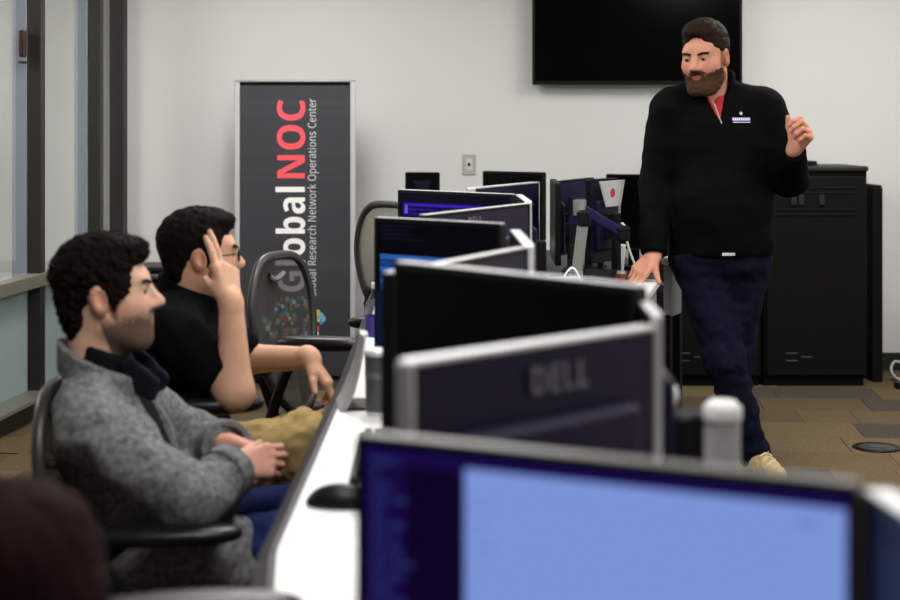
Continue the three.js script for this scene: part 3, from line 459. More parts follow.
// things on the nearer desks
{
  const m = thing('computer_mouse', 'black computer mouse on the white desk', 'mouse', [-0.155, DT, -2.77], 1.45);
  const f = keep(ell([0, 0.0, 0], [0.034, 0.04, 0.062]), (x, y, z) => -y, ); part('shell', polygonise(f, [-0.045, -0.01, -0.075], [0.045, 0.05, 0.075], 0.003), M.blackPlastic, m); part('scroll_wheel', cyl(0.009, 0.009, 0.008, 0, 0, 0, 16).rotateZ(Math.PI / 2).translate(0, 0.033, 0.034), M.silverDark, m);
  const kb = thing('keyboard', 'black keyboard with its end beside the mouse', 'keyboard', [-0.075, DT, -3.12], Math.PI / 2);
  part('tray', rbox(0.44, 0.018, 0.145, 0.006, 0, 0.012, 0), M.blackPlastic, kb);
  const key = rbox(0.0165, 0.01, 0.0165, 0.003, 0, 0, 0, 1); for (let r = 0; r < 6; r++) for (let c = 0; c < 22; c++) { const o = part('key', key, M.blackSatin, kb); o.position.set(-0.2 + c * 0.0192, 0.025, -0.053 + r * 0.0205); }
  const tb = thing('tumbler', 'tall charcoal tumbler with a steel rim on the desk', 'tumbler', [-0.118, DT, -3.64]);
  part('cup', lathe([[0.001, 0.001], [0.026, 0.001], [0.028, 0.01], [0.031, 0.135], [0.029, 0.137]]), std([0.045, 0.047, 0.05], 0.4), tb); part('band', lathe([[0.0285, 0.085], [0.0305, 0.085], [0.0312, 0.1], [0.0295, 0.1]]), std([0.1, 0.1, 0.1], 0.4), tb); part('lid', lathe([[0.001, 0.152], [0.024, 0.152], [0.031, 0.146], [0.032, 0.136], [0.001, 0.136]]), M.silver, tb); part('foot', lathe([[0.0265, 0.0], [0.0285, 0.002], [0.0287, 0.01], [0.0265, 0.01]]), M.silver, tb);
  // tilted card holder at the edge
  const ch = thing('document_holder', 'grey curved document holder leaning at the desk edge', 'holder', [-0.17, DT, -3.74], 0.1);
  const sh = new THREE.Shape(); sh.moveTo(-0.045, 0.003); sh.quadraticCurveTo(-0.005, 0.05, 0.012, 0.17); sh.lineTo(0.016, 0.17); sh.quadraticCurveTo(0.004, 0.05, -0.03, 0.0); sh.lineTo(-0.045, 0.0);
  part('plate', new THREE.ExtrudeGeometry(sh, { depth: 0.16, bevelEnabled: false }).translate(0, 0.001, -0.1), std([0.3, 0.3, 0.3], 0.5), ch); part('foot', rbox(0.07, 0.006, 0.14, 0.002, -0.005, 0.004, -0.02), M.blackPlastic, ch); part('clip', rbox(0.02, 0.012, 0.05, 0.004, 0.016, 0.168, -0.02), M.silver, ch);
  const wb = thing('water_bottle', 'clear water bottle with a blue label on the desk', 'bottle', [-0.155, DT, -4.62]);
  part('bottle', lathe([[0.001, 0.001], [0.03, 0.001], [0.032, 0.01], [0.032, 0.14], [0.014, 0.175], [0.013, 0.19]]), phys([0.9, 0.93, 0.97], 0.05, { transmission: 1, thickness: 0, ior: 1.33 }), wb); part('label', lathe([[0.0325, 0.05], [0.0325, 0.11]]), std([0.06, 0.05, 0.3], 0.5), wb); part('cap', cyl(0.015, 0.015, 0.016, 0, 0.197, 0), M.white, wb);
  // blurred pole and wrapper on the near desk's right side
  const po = thing('desk_pole', 'pale grey round-topped pole standing at the desk\'s rear edge', 'pole', [0.413, DT, -2.26]);
  part('pole', cyl(0.025, 0.025, 0.255, 0, 0.1275, 0, 32), std([0.27, 0.27, 0.27], 0.5), po); part('cap', lathe([[0.001, 0.272], [0.018, 0.271], [0.0275, 0.262], [0.0275, 0.245], [0.024, 0.245]]), M.lightGrey, po); part('base', rbox(0.09, 0.012, 0.09, 0.004, 0, 0.007, 0), M.silverDark, po);
  const wp = thing('paper_wrapper', 'crumpled white paper bag beside the pale pole', 'bag', [0.385, DT, -2.45]);
  const fw = folds(blend([cone([-0.01, 0.06, 0], [0.0, 0.2, 0], 0.028, 0.012), cone([0.02, 0.02, 0], [0.012, 0.12, 0.01], 0.03, 0.02)], 0.03), 0.02, 28, 22, 28); part('paper', polygonise(keep(fw, (x, y, z) => 0.001 - y), [-0.07, -0.01, -0.06], [0.08, 0.26, 0.06], 0.005), M.white, wp);
  part('twist', polygonise(folds(cone([0, 0.19, 0], [-0.02, 0.24, 0], 0.008, 0.016), 0.012, 40, 40, 40), [-0.06, 0.16, -0.04], [0.04, 0.28, 0.04], 0.004), M.white, wp);
  const st = thing('cable_tray', 'white cable tray end near the pale pole', 'tray', [0.475, DT, -2.16], 0.5); part('channel', rbox(0.1, 0.05, 0.05, 0.01).rotateZ(-0.5).translate(0, 0.055, 0), M.white, st); part('foot', rbox(0.04, 0.03, 0.05, 0.004, 0, 0.016, 0), M.white, st);
}

// ================================================================ office chairs
function outline(t, w, y0, y1) { // backrest loop, t 0..1 from bottom middle round
  const a = t * Math.PI * 2, yy = 0.5 - 0.5 * Math.cos(a); const s = Math.sin(a); const belly = w * (0.62 + 0.38 * Math.sin(Math.min(1, yy * 1.25) * Math.PI / 2)); const x = Math.sign(s) * Math.pow(Math.abs(s), 0.55) * belly; return [x, y0 + (y1 - y0) * yy];
}
function chairGeo(recline, meshMat, armY = 0.665, top = 0.99) {
  const g = new THREE.Group(), bend = (y) => -0.17 - (y - 0.44) * recline - 0.05 * Math.sin((y - 0.44) / 0.55 * Math.PI * 1.1) * 0.6;
  const L = []; for (let i = 0; i < 40; i++) { const [x, y] = outline(i / 40, 0.235, 0.46, top); L.push(V(x, y, bend(y) + 0.35 * x * x)); }
  part('back_frame', tube(L, 0.0145, 120, true, 8), M.chairGrey, g);
  const P = [], I = [], nr = 14, na = 64; for (let r = 0; r <= nr; r++) for (let i = 0; i <= na; i++) { const [x, y] = outline(i / na, 0.23, 0.465, top - 0.005); const k = r / nr, X = x * k, Y = 0.74 + (y - 0.74) * k; P.push(X, Y, bend(Y) + 0.35 * X * X - 0.02 * (1 - k * k)); }
  for (let r = 0; r < nr; r++) for (let i = 0; i < na; i++) { const a = r * (na + 1) + i, b = a + na + 1; I.push(a, b, a + 1, a + 1, b, b + 1); }
  const mg = new THREE.BufferGeometry(); mg.setAttribute('position', new THREE.Float32BufferAttribute(P, 3)); mg.setIndex(I); mg.computeVertexNormals(); part('back_mesh', mg, meshMat, g);
  part('lumbar_pad', rbox(0.3, 0.11, 0.025, 0.012, 0, 0.62, bend(0.62) - 0.035), M.chairBlack, g);
  { const c = []; for (let i = 0; i <= 12; i++) { const x = -0.055 + 0.11 * i / 12, y = top - 0.065 - 0.018 * (1 - (x / 0.055) ** 2); c.push(V(x, y, bend(y) + 0.35 * x * x - 0.004)); } part('handle_patch', tube(c, 0.010, 24, false, 6), M.lumbar, g); }
  part('spine', [bar([0.11, 0.40, -0.2], [0.15, 0.62, bend(0.62) - 0.03], 0.03, 0.025), bar([-0.11, 0.40, -0.2], [-0.15, 0.62, bend(0.62) - 0.03], 0.03, 0.025)], M.chairBlack, g);
  const seat = []; for (let i = 0; i < 32; i++) { const a = i / 32 * Math.PI * 2, c = Math.cos(a), s = Math.sin(a); seat.push(V(Math.sign(c) * Math.pow(Math.abs(c), 0.55) * 0.25, 0.435 - 0.03 * Math.pow(Math.max(0, s), 3), Math.sign(s) * Math.pow(Math.abs(s), 0.55) * 0.22 + 0.02)); }
  part('seat_frame', tube(seat, 0.018, 90, true, 8), M.chairGrey, g);
  part('seat_mesh', rbox(0.47, 0.012, 0.42, 0.005, 0, 0.425, 0.02), M.chairBlack, g);
  for (const s of [-1, 1]) {
    part('arm_support', tube([[s * 0.15, 0.38, -0.12], [s * 0.27, 0.42, -0.16], [s * 0.285, 0.54, -0.13], [s * 0.28, armY - 0.02, -0.06]], 0.018, 30), M.chairBlack, g);
    const pf = keep(grow(ell([0, 0, 0], [0.046, 0.03, 0.15]), 0.004), (x, y, z) => y - 0.022, (x, y, z) => -y - 0.022);
    part('arm_pad', polygonise(pf, [-0.06, -0.04, -0.17], [0.06, 0.04, 0.17], 0.006).rotateX(-0.03).translate(s * 0.28, armY, 0.02), M.chairPad, g);
  }
  part('tilt_mechanism', rbox(0.2, 0.07, 0.28, 0.02, 0, 0.375, -0.03), M.chairBlack, g); part('gas_column', [cyl(0.028, 0.028, 0.2, 0, 0.25, 0), cyl(0.037, 0.037, 0.12, 0, 0.15, 0)], M.chairBlack, g);
  for (let i = 0; i < 5; i++) { const a = i / 5 * Math.PI * 2 + 0.3, x = Math.sin(a), z = Math.cos(a); const spoke = part('base_spoke', bar([x * 0.03, 0.115, z * 0.03], [x * 0.3, 0.075, z * 0.3], 0.045, 0.03), M.chairGrey, g);
    part('caster', [new THREE.CylinderGeometry(0.028, 0.028, 0.018, 16).rotateZ(Math.PI / 2).rotateY(a).translate(x * 0.3 + z * 0.014, 0.028, z * 0.3 - x * 0.014), new THREE.CylinderGeometry(0.028, 0.028, 0.018, 16).rotateZ(Math.PI / 2).rotateY(a).translate(x * 0.3 - z * 0.014, 0.028, z * 0.3 + x * 0.014), cyl(0.012, 0.012, 0.03, x * 0.3, 0.062, z * 0.3)], M.chairBlack, spoke); }
  return g;
}
const chairA = chairGeo(0.16, M.chairMesh, 0.64, 0.95), chairB = chairGeo(0.2, M.chairMesh, 0.735), chairC = chairGeo(0.2, M.oliveMesh, 0.66), chairD = chairGeo(0.2, M.chairMesh, 0.772);
function chair(proto, x, z, turn, s, sy, label) { const c = proto.clone(); c.name = numbered('office_chair'); c.position.set(x, 0, z); c.rotation.y = turn; c.scale.set(s, sy, s); scene.add(c); tag(c, label, 'chair', 'mesh office chairs'); return c; }
chair(chairA, -0.575, -3.62, Math.PI / 2, 1.08, 0.86, 'mesh office chair under the man in the grey cardigan');
chair(chairC, -0.62, -4.4, Math.PI / 2 + 0.05, 1.04, 1.03, 'mesh office chair under the man in the black shirt');
chair(chairB, -0.265, -5.3, 1.2, 1.0, 0.97, 'empty black mesh office chair in front of the dark banner');
chair(chairC, 0.05, -6.66, 2.3, 1.05, 1.09, 'empty mesh office chair behind the purple-text monitor by the white wall');
chair(chairD, -0.3, -1.72, Math.PI / 2 + 0.1, 1.0, 1.02, 'mesh office chair under the person with long brown hair');

// ================================================================ people
const skin = (o = {}) => new THREE.MeshPhysicalMaterial({ vertexColors: true, roughness: 0.55, specularIntensity: 0.4, ...o });
const clothTex = (lo, hi, f, tint) => dataTex(256, (u, v) => { const w = lo + (hi - lo) * (0.5 + 0.5 * tileNoise(u, v, f) + 0.45 * (rnd() - 0.5) + 0.35 * tileNoise(u, v, f * 3, 3)); return [w * tint[0], w * tint[1], w * tint[2]]; }, true, 3);
const knitBlack = blk([0.0026, 0.0026, 0.0027], 0.9, 0.12, { bumpMap: clothBump, bumpScale: 0.0012 });
const shirtBlack = blk([0.0028, 0.0028, 0.003], 0.9, 0.12, { bumpMap: clothBump, bumpScale: 0.0008 });
const heather = new THREE.MeshPhysicalMaterial({ vertexColors: true, roughness: 0.95, specularIntensity: 0.15 }), denim = heather, denimBlue = heather, khaki = heather;
const redCloth = std([0.45, 0.012, 0.02], 0.8);
const hairDark = blk([0.0062, 0.0038, 0.0026], 0.75, 0.12), hairBrown = blk([0.019, 0.0105, 0.006], 0.7, 0.15), beardM = blk([0.062, 0.031, 0.018], 0.85, 0.15);
const weave = (c, amp, f) => (x, y, z) => { const k = 1 + amp * (ns(x * f, y * f, z * f) + 0.8 * ns(x * f * 2.7, y * f * 2.7, z * f * 2.7) + 0.7 * (rnd() - 0.5)); return c.map(v => v * Math.max(0.2, k)); };
const heatherC = weave([0.15, 0.151, 0.157], 0.6, 75), denimC = weave([0.0058, 0.0064, 0.018], 0.4, 55), denimBlueC = weave([0.012, 0.018, 0.075], 0.35, 55), khakiC = weave([0.36, 0.255, 0.11], 0.18, 60);
const mixc = (a, b, t) => a.map((v, i) => v + (b[i] - v) * Math.max(0, Math.min(1, t)));
function skinColour(fr, base, o = {}) {
  return (x, y, z) => {
    let c = base; const mott = 1 + 0.08 * ns(x * 60, y * 60, z * 60); c = c.map(v => v * mott);
    if (!fr) return c; const [a, b, d] = fr.to(x, y, z);
    if (Math.abs(a) < 0.15 && b > -0.14 && b < 0.15 && d > -0.14) {
      const lip = Math.max(0, 1 - Math.hypot(a / 0.021, (b + 0.059) / 0.012)) * (d > 0.07 ? 1 : 0); c = mixc(c, [base[0] * 0.62, base[1] * 0.4, base[2] * 0.4], lip * 2.2);
      const ear = Math.abs(a) > 0.07 ? 1 : 0; c = mixc(c, [base[0] * 1.08, base[1] * 0.78, base[2] * 0.72], ear * 0.45);
      const ck = Math.exp(-((Math.abs(a) - 0.04) ** 2 + (b + 0.02) ** 2) / 0.0006) * (d > 0.04 ? 1 : 0); c = mixc(c, [base[0] * 1.05, base[1] * 0.74, base[2] * 0.68], ck * 0.35);
      if (o.stubble) { const g = ns(a * 260, b * 260, d * 260), low = (-0.036 - b + 0.012 * g) / 0.022, side = d > -0.012 - 0.2 * (b + 0.05) ? 1 : 0, burn = (Math.abs(a) > 0.05 && b < 0.035 && b > -0.05) ? 0.95 * Math.max(0, 1 - Math.abs(d - 0.016 + 0.1 * b + 0.004 * g) / 0.014) : 0; const top = Math.hypot(a / 0.026, (b + 0.04) / 0.012) < 1 ? 0.7 : 0; const lipk = 1 - lip * 2; c = mixc(c, o.stubble, Math.min(0.85, Math.max(low * side, burn, top) + 0.15 * g) * (Math.max(low * side, burn, top) > 0 ? 1 : 0) * lipk); }
    }
    return c;
  };
}
function addEyes(root, fr, org, gaze = 0, face = faceField(), brow = hairDark, thick = 0.0042, lift = 0.007) {
  const front = (x, y) => { let z = 0.13; for (let k = 0; k < 60; k++) { const d = face(x, y, z); if (d < 0.0003) break; z -= d * 0.8; } return z; };
  for (const s of [-1, 1]) {
    const put = (g, p) => g.scale(fr.s, fr.s, fr.s).applyQuaternion(fr.q).translate(...fr.out(...p).map((v, i) => v - org[i]));
    const e = part('eye', put(new THREE.SphereGeometry(0.0105, 16, 12), [s * 0.031, 0.006, 0.0752]), std([0.22, 0.18, 0.16], 0.35), root);
    part('iris', put(new THREE.SphereGeometry(0.0082, 14, 12), [s * 0.031 + gaze, 0.006, 0.0792]), std([0.02, 0.014, 0.01], 0.2), e);
    const A = []; for (let i = 0; i <= 8; i++) { const k = i / 8; const ex = s * (0.012 + 0.038 * k), ey = 0.0225 + lift * Math.sin(k * 2.4); A.push(fr.out(ex, ey, front(ex, ey) + 0.0005)); }
    part('eyebrow', tube(A.map(p => V(p[0] - org[0], p[1] - org[1], p[2] - org[2])), thick * fr.s, 16, false, 6), brow, root);
  }
}
const bbox = (f, pts, pad) => { const lo = [1e9, 1e9, 1e9], hi = [-1e9, -1e9, -1e9]; for (const p of pts) for (let i = 0; i < 3; i++) { lo[i] = Math.min(lo[i], p[i] - pad); hi[i] = Math.max(hi[i], p[i] + pad); } return [lo, hi]; };
const around = (c, r) => [c.map(v => v - r), c.map(v => v + r)];
function projectPatch(f, cx, cy, w, h, z0, off, org) { // small sheet of cloth lying on the surface f, seen from +z
  const g = new THREE.PlaneGeometry(w, h, 8, 8), p = g.attributes.position;
  for (let i = 0; i < p.count; i++) { const x = cx + p.getX(i), y = cy + p.getY(i); let z = z0; for (let k = 0; k < 120; k++) { const d = f(x, y, z); if (d < 0.0004) break; z -= d * 0.8; } p.setXYZ(i, x - org[0], y - org[1], z + off - org[2]); }
  g.computeVertexNormals(); return g;
}

// ---- the standing man
{
  const Z = -6.35, org = [1.2, 0, Z], t = thing('person', 'standing man in a black quarter-zip sweater with dark jeans', 'person', org);
  const P = { neck: [1.115, 1.53, Z + 0.0], chest: [1.135, 1.33, Z], pel: [1.155, 0.92, Z], rs: [0.955, 1.455, Z], ls: [1.325, 1.455, Z], re: [0.905, 1.17, Z - 0.03], rw: [0.868, 0.89, Z + 0.13], le: [1.425, 1.19, Z + 0.0], lw: [1.392, 1.312, Z + 0.24], rh: [1.065, 0.86, Z], lh: [1.245, 0.86, Z - 0.02], rk: [1.155, 0.48, Z + 0.08], lk: [1.215, 0.48, Z - 0.05], ra: [1.29, 0.085, Z + 0.02], la: [1.235, 0.085, Z - 0.16] };
  const fr = headFrame([1.079, 1.66, Z + 0.08], -0.58, 0.14, 0.03, 1.1);
  const head = fr.wrap(faceField({ wide: -0.003, nose: 0.006 }));
  const neck = cone(fr.out(0, -0.06, -0.03), [1.115, 1.46, Z - 0.02], 0.066, 0.075);
  const torso = r => [ell([1.155, 0.93, Z], [0.195 + r, 0.15 + r, 0.145 + r]), ell([1.15, 1.09, Z + 0.02], [0.195 + r, 0.2 + r, 0.158 + r]), ell([1.138, 1.32, Z], [0.195 + r, 0.2 + r, 0.135 + r]), cone([0.975, 1.46, Z], [1.3, 1.46, Z], 0.07 + r, 0.07 + r), cone([1.115, 1.53, Z - 0.02], [0.98, 1.475, Z - 0.01], 0.055 + r, 0.06 + r), cone([1.115, 1.53, Z - 0.02], [1.3, 1.475, Z - 0.01], 0.055 + r, 0.06 + r)];
  const arms = r => [cone(P.rs, P.re, 0.075 + r, 0.056 + r), cone(P.re, P.rw, 0.056 + r, 0.036 + r), cone(P.ls, P.le, 0.075 + r, 0.058 + r), cone(P.le, P.lw, 0.058 + r, 0.036 + r)];
  const legs = r => [cone(P.rh, P.rk, 0.1 + r, 0.068 + r), cone(P.rk, P.ra, 0.068 + r, 0.05 + r), cone(P.lh, P.lk, 0.1 + r, 0.068 + r), cone(P.lk, P.la, 0.068 + r, 0.05 + r)];
  const hr = handField(P.rw, [-0.62, -0.6, 0.42], [0.25, -0.75, -0.5], true, [[0.25, 0.5, 0.3], [0.3, 0.5, 0.3], [0.35, 0.5, 0.3], [0.4, 0.5, 0.3]], [0.75, 0.1, 0.3], 1.05);
  const hl = handField(P.lw, [0.32, 0.66, 0.5], [-0.85, -0.05, 0.55], false, [[0.85, 1.2, 0.7], [1.05, 1.35, 0.8], [1.2, 1.4, 0.8], [1.3, 1.4, 0.8]], [0.95, -0.35, 0.2], 1.08);
  const bodyF = blend([...torso(-0.02), ...arms(-0.014), ...legs(-0.02), neck], 0.05);
  const base = [0.53, 0.25, 0.162], col = skinColour(fr, base, { stubble: [0.14, 0.07, 0.045] });
  const headF = blend([head, { f: neck, k: 0.03 }], 0.03);
  const bodyG = joinBody([polygonise(bodyF, [0.7, 0.02, Z - 0.35], [1.6, 1.56, Z + 0.35], 0.016, () => base, org), polygonise(headF, ...[[fr.out(0, 0, 0)[0] - 0.15, 1.46, Z - 0.12], [fr.out(0, 0, 0)[0] + 0.15, 1.86, Z + 0.28]], 0.0032, col, org), polygonise(hr.f, hr.lo, hr.hi, 0.003, skinColour(null, [0.58, 0.26, 0.17]), org), polygonise(hl.f, hl.lo, hl.hi, 0.003, skinColour(null, [0.60, 0.27, 0.18]), org)]);
  part('body', bodyG, skin(), t);
  addEyes(t, fr, org, -0.003, faceField({ wide: -0.003, nose: 0.006 }), hairBrown, 0.0038, 0.005);
  // hair: swept back, short sides
  const hairL = keep(cut(blend([ell([0, 0.052, -0.02], [0.080, 0.092, 0.098]), ell([0, 0.105, 0.032], [0.058, 0.036, 0.058])], 0.03), ell([0, -0.01, 0.105], [0.07, 0.107, 0.072]), ell([0, -0.09, 0.025], [0.1, 0.075, 0.075])), (x, y, z) => (-0.03 - y) + Math.max(0, z + 0.02) * 1.1);
  const hairF = (x, y, z) => { const [a, b, c] = fr.to(x, y, z), d = hairL(a, b, c); return (Math.abs(d) > 0.02 ? d : d + 0.0035 * ns(a * 95, b * 60, c * 30) + 0.002 * ns(a * 220, b * 90, c * 60)) * fr.s; };
  part('hair', polygonise(hairF, ...around(fr.out(0, 0.03, 0), 0.16), 0.0032, null, org), hairBrown, t);
  // full beard and moustache
  const fd = faceField({ wide: -0.003, nose: 0.006 }); const beardL = (a, b, c) => { const d = fd(a, b, c) - 0.0025 - 0.006 * Math.max(0, Math.min(1, (-0.07 - b) / 0.04)) - 0.0045 * ns(a * 170, b * 110, c * 170); const reg = smin(smax(b + 0.053 + 0.008 * ns(a * 120, b * 60, c * 120) - 0.5 * Math.max(0, Math.abs(a) - 0.03), -c + 0.008, 0.006), Math.hypot(a / 0.036, (b + 0.0445) / 0.011, (c - 0.08) / 0.04) * 0.011 - 0.011 + 0.002 * ns(a * 200, b * 200, c * 90), 0.004); const mouth = Math.hypot(a / 0.015, (b + 0.059) / 0.0075, (c - 0.09) / 0.03) - 1; const neckcut = smax(-b - 0.125, 0, 0.01); return smax(smax(smax(d, reg, 0.006), -mouth * 0.0085, 0.004), -b - 0.128, 0.006); };
  part('beard', polygonise((x, y, z) => { const q = fr.to(x, y, z); return beardL(...q) * fr.s; }, [fr.out(0, 0, 0)[0] - 0.14, 1.49, Z - 0.05], [fr.out(0, 0, 0)[0] + 0.12, 1.70, Z + 0.25], 0.0032, null, org), beardM, t);
  // sweater
  const vee = (x, y, z) => { const k = (y - 1.415) ; const cx = 1.128 - 0.10 * k; return Math.max(Math.abs(x - cx) - Math.max(-0.02, k * 0.36), Z + 0.02 - z); };
  const pAt = (a, b, k) => { const d = [b[0] - a[0], b[1] - a[1], b[2] - a[2]]; return plane(d, a.map((v, i) => v + d[i] * k)); };
  const aw = arms(0.014), sleeves = [keep(blend([aw[0], aw[1]], 0.03), pAt(P.re, P.rw, 0.97)), keep(blend([aw[2], aw[3]], 0.03), pAt(P.le, P.lw, 0.95))];
  const trunk = keep(blend(torso(0.012), 0.05), (x, y, z) => 0.885 - y);
  const sw = folds(blend([trunk, ...sleeves], 0.035), 0.009, 7, 11, 7);
  const swBody = cut(sw, vee, cone([1.115, 1.52, Z - 0.0], [1.1, 1.7, Z + 0.04], 0.074, 0.09));
  const sweater = part('sweater', polygonise(swBody, [0.74, 0.8, Z - 0.28], [1.58, 1.62, Z + 0.36], 0.008, null, org), knitBlack, t);
  // stand-up collar, open in front
  const collar = cut((x, y, z) => { const r = Math.hypot(x - 1.112 + 0.1 * (y - 1.53), (z - Z + 0.0 - 0.25 * (y - 1.53)) * 1.05); return Math.max(Math.abs(r - 0.093 - 0.03 * (y - 1.55)) - 0.007, Math.abs(y - 1.56 + 0.25 * (z - Z)) - 0.055); }, (x, y, z) => Math.max(Math.abs(x - 1.115) - 0.055 - 0.3 * (y - 1.55), Z + 0.02 - z));
  part('collar', polygonise(collar, [0.96, 1.45, Z - 0.16], [1.27, 1.68, Z + 0.16], 0.005, null, org), knitBlack, sweater);
  part('zip', tube([[1.128 - org[0], 1.405, 0.165], [1.102 - org[0], 1.49, 0.13]], 0.0025, 8), M.silverDark, sweater);
  const emblem = canvasTex(256, 160, (g, w, h) => { g.fillStyle = '#060606'; g.fillRect(0, 0, w, h); g.fillStyle = '#b9b39a'; g.beginPath(); g.moveTo(128, 8); g.lineTo(152, 34); g.lineTo(128, 58); g.lineTo(104, 34); g.fill(); g.fillStyle = '#8d86c8'; g.font = 'bold 50px serif'; g.textAlign = 'center'; g.fillRect(16, 82, 224, 40); g.fillStyle = '#e6e4ee'; for (let i = 0; i < 9; i++) g.fillRect(22 + i * 24, 88, 14, 26); g.fillRect(20, 134, 216, 8); });
  part('chest_emblem', projectPatch(swBody, 1.213, 1.43, 0.085, 0.053, Z + 0.3, 0.002, org), new THREE.MeshPhysicalMaterial({ map: emblem, roughness: 0.9, specularIntensity: 0.1 }), sweater);
  // red polo under the sweater
  const polo = keep(blend([...torso(0.001), cone([1.115, 1.45, Z - 0.01], [1.112, 1.55, Z + 0.0], 0.088, 0.078)], 0.04), (x, y, z) => 1.36 - y, (x, y, z) => y - 1.555 + 0.5 * (z - Z), (x, y, z) => Math.abs(x - 1.12) - 0.1);
  part('polo_shirt', polygonise(cut(polo, (x, y, z) => Math.max(Math.abs(x - 1.108) - Math.max(-0.01, (y - 1.475) * 0.4), Z - z)), [0.98, 1.33, Z - 0.14], [1.26, 1.6, Z + 0.22], 0.005, null, org), redCloth, t);
  // jeans
  let jn = blend([...legs(0.008), ell([1.155, 0.88, Z], [0.19, 0.11, 0.142])], 0.04); jn = folds(jn, 0.013, 11, 15, 11);
  part('jeans', polygonise(keep(jn, (x, y, z) => y - 0.935, (x, y, z) => 0.05 - y), [0.85, 0.03, Z - 0.3], [1.46, 0.96, Z + 0.3], 0.008, denimC, org), denim, t);
  part('shirt_hem', projectPatch(swBody, 1.155, 0.9, 0.05, 0.012, Z + 0.3, 0.003, org), M.white, t);
  // shoes
  for (const [a, dir] of [[P.ra, [0.3, 0, 0.95]], [P.la, [0.15, 0, 0.99]]]) {
    const toe = [a[0] + dir[0] * 0.16, 0.045, a[2] + dir[2] * 0.16], heel = [a[0] - dir[0] * 0.05, 0.05, a[2] - dir[2] * 0.05];
    const up = keep(blend([cone(heel, toe, 0.046, 0.04), cone([a[0], 0.06, a[2]], [a[0] - dir[0] * 0.01, 0.12, a[2] - dir[2] * 0.01], 0.046, 0.045), cone([a[0], 0.085, a[2]], [a[0] + dir[0] * 0.1, 0.06, a[2] + dir[2] * 0.1], 0.042, 0.04)], 0.03), (x, y, z) => 0.02 - y, (x, y, z) => y - 0.125);
    const shoe = part('shoe', polygonise(up, ...bbox(0, [toe, heel], 0.1), 0.0055, null, org), new THREE.MeshStandardMaterial({ map: clothTex(140, 205, 14, [1, 0.86, 0.58]), roughness: 0.8 }), t);
    part('sole', polygonise(keep(cone([heel[0], 0.03, heel[2]], [toe[0], 0.03, toe[2]], 0.051, 0.046), (x, y, z) => y - 0.024, (x, y, z) => 0.001 - y), ...bbox(0, [toe, heel], 0.1), 0.0055, null, org), std([0.4, 0.33, 0.2], 0.7), shoe);
    const Lc = []; for (let i = 0; i < 4; i++) { const k = 0.05 + i * 0.028, cx = a[0] + dir[0] * k, cz = a[2] + dir[2] * k, y = 0.128 - i * 0.011; Lc.push(tube([[cx - dir[2] * 0.026 - org[0], y - 0.012, cz + dir[0] * 0.026 - org[2]], [cx - org[0], y, cz - org[2]], [cx + dir[2] * 0.026 - org[0], y - 0.012, cz - dir[0] * 0.026 - org[2]]], 0.004, 10, false, 6)); }
    part('laces', Lc, std([0.6, 0.5, 0.33], 0.8), shoe);
  }
}
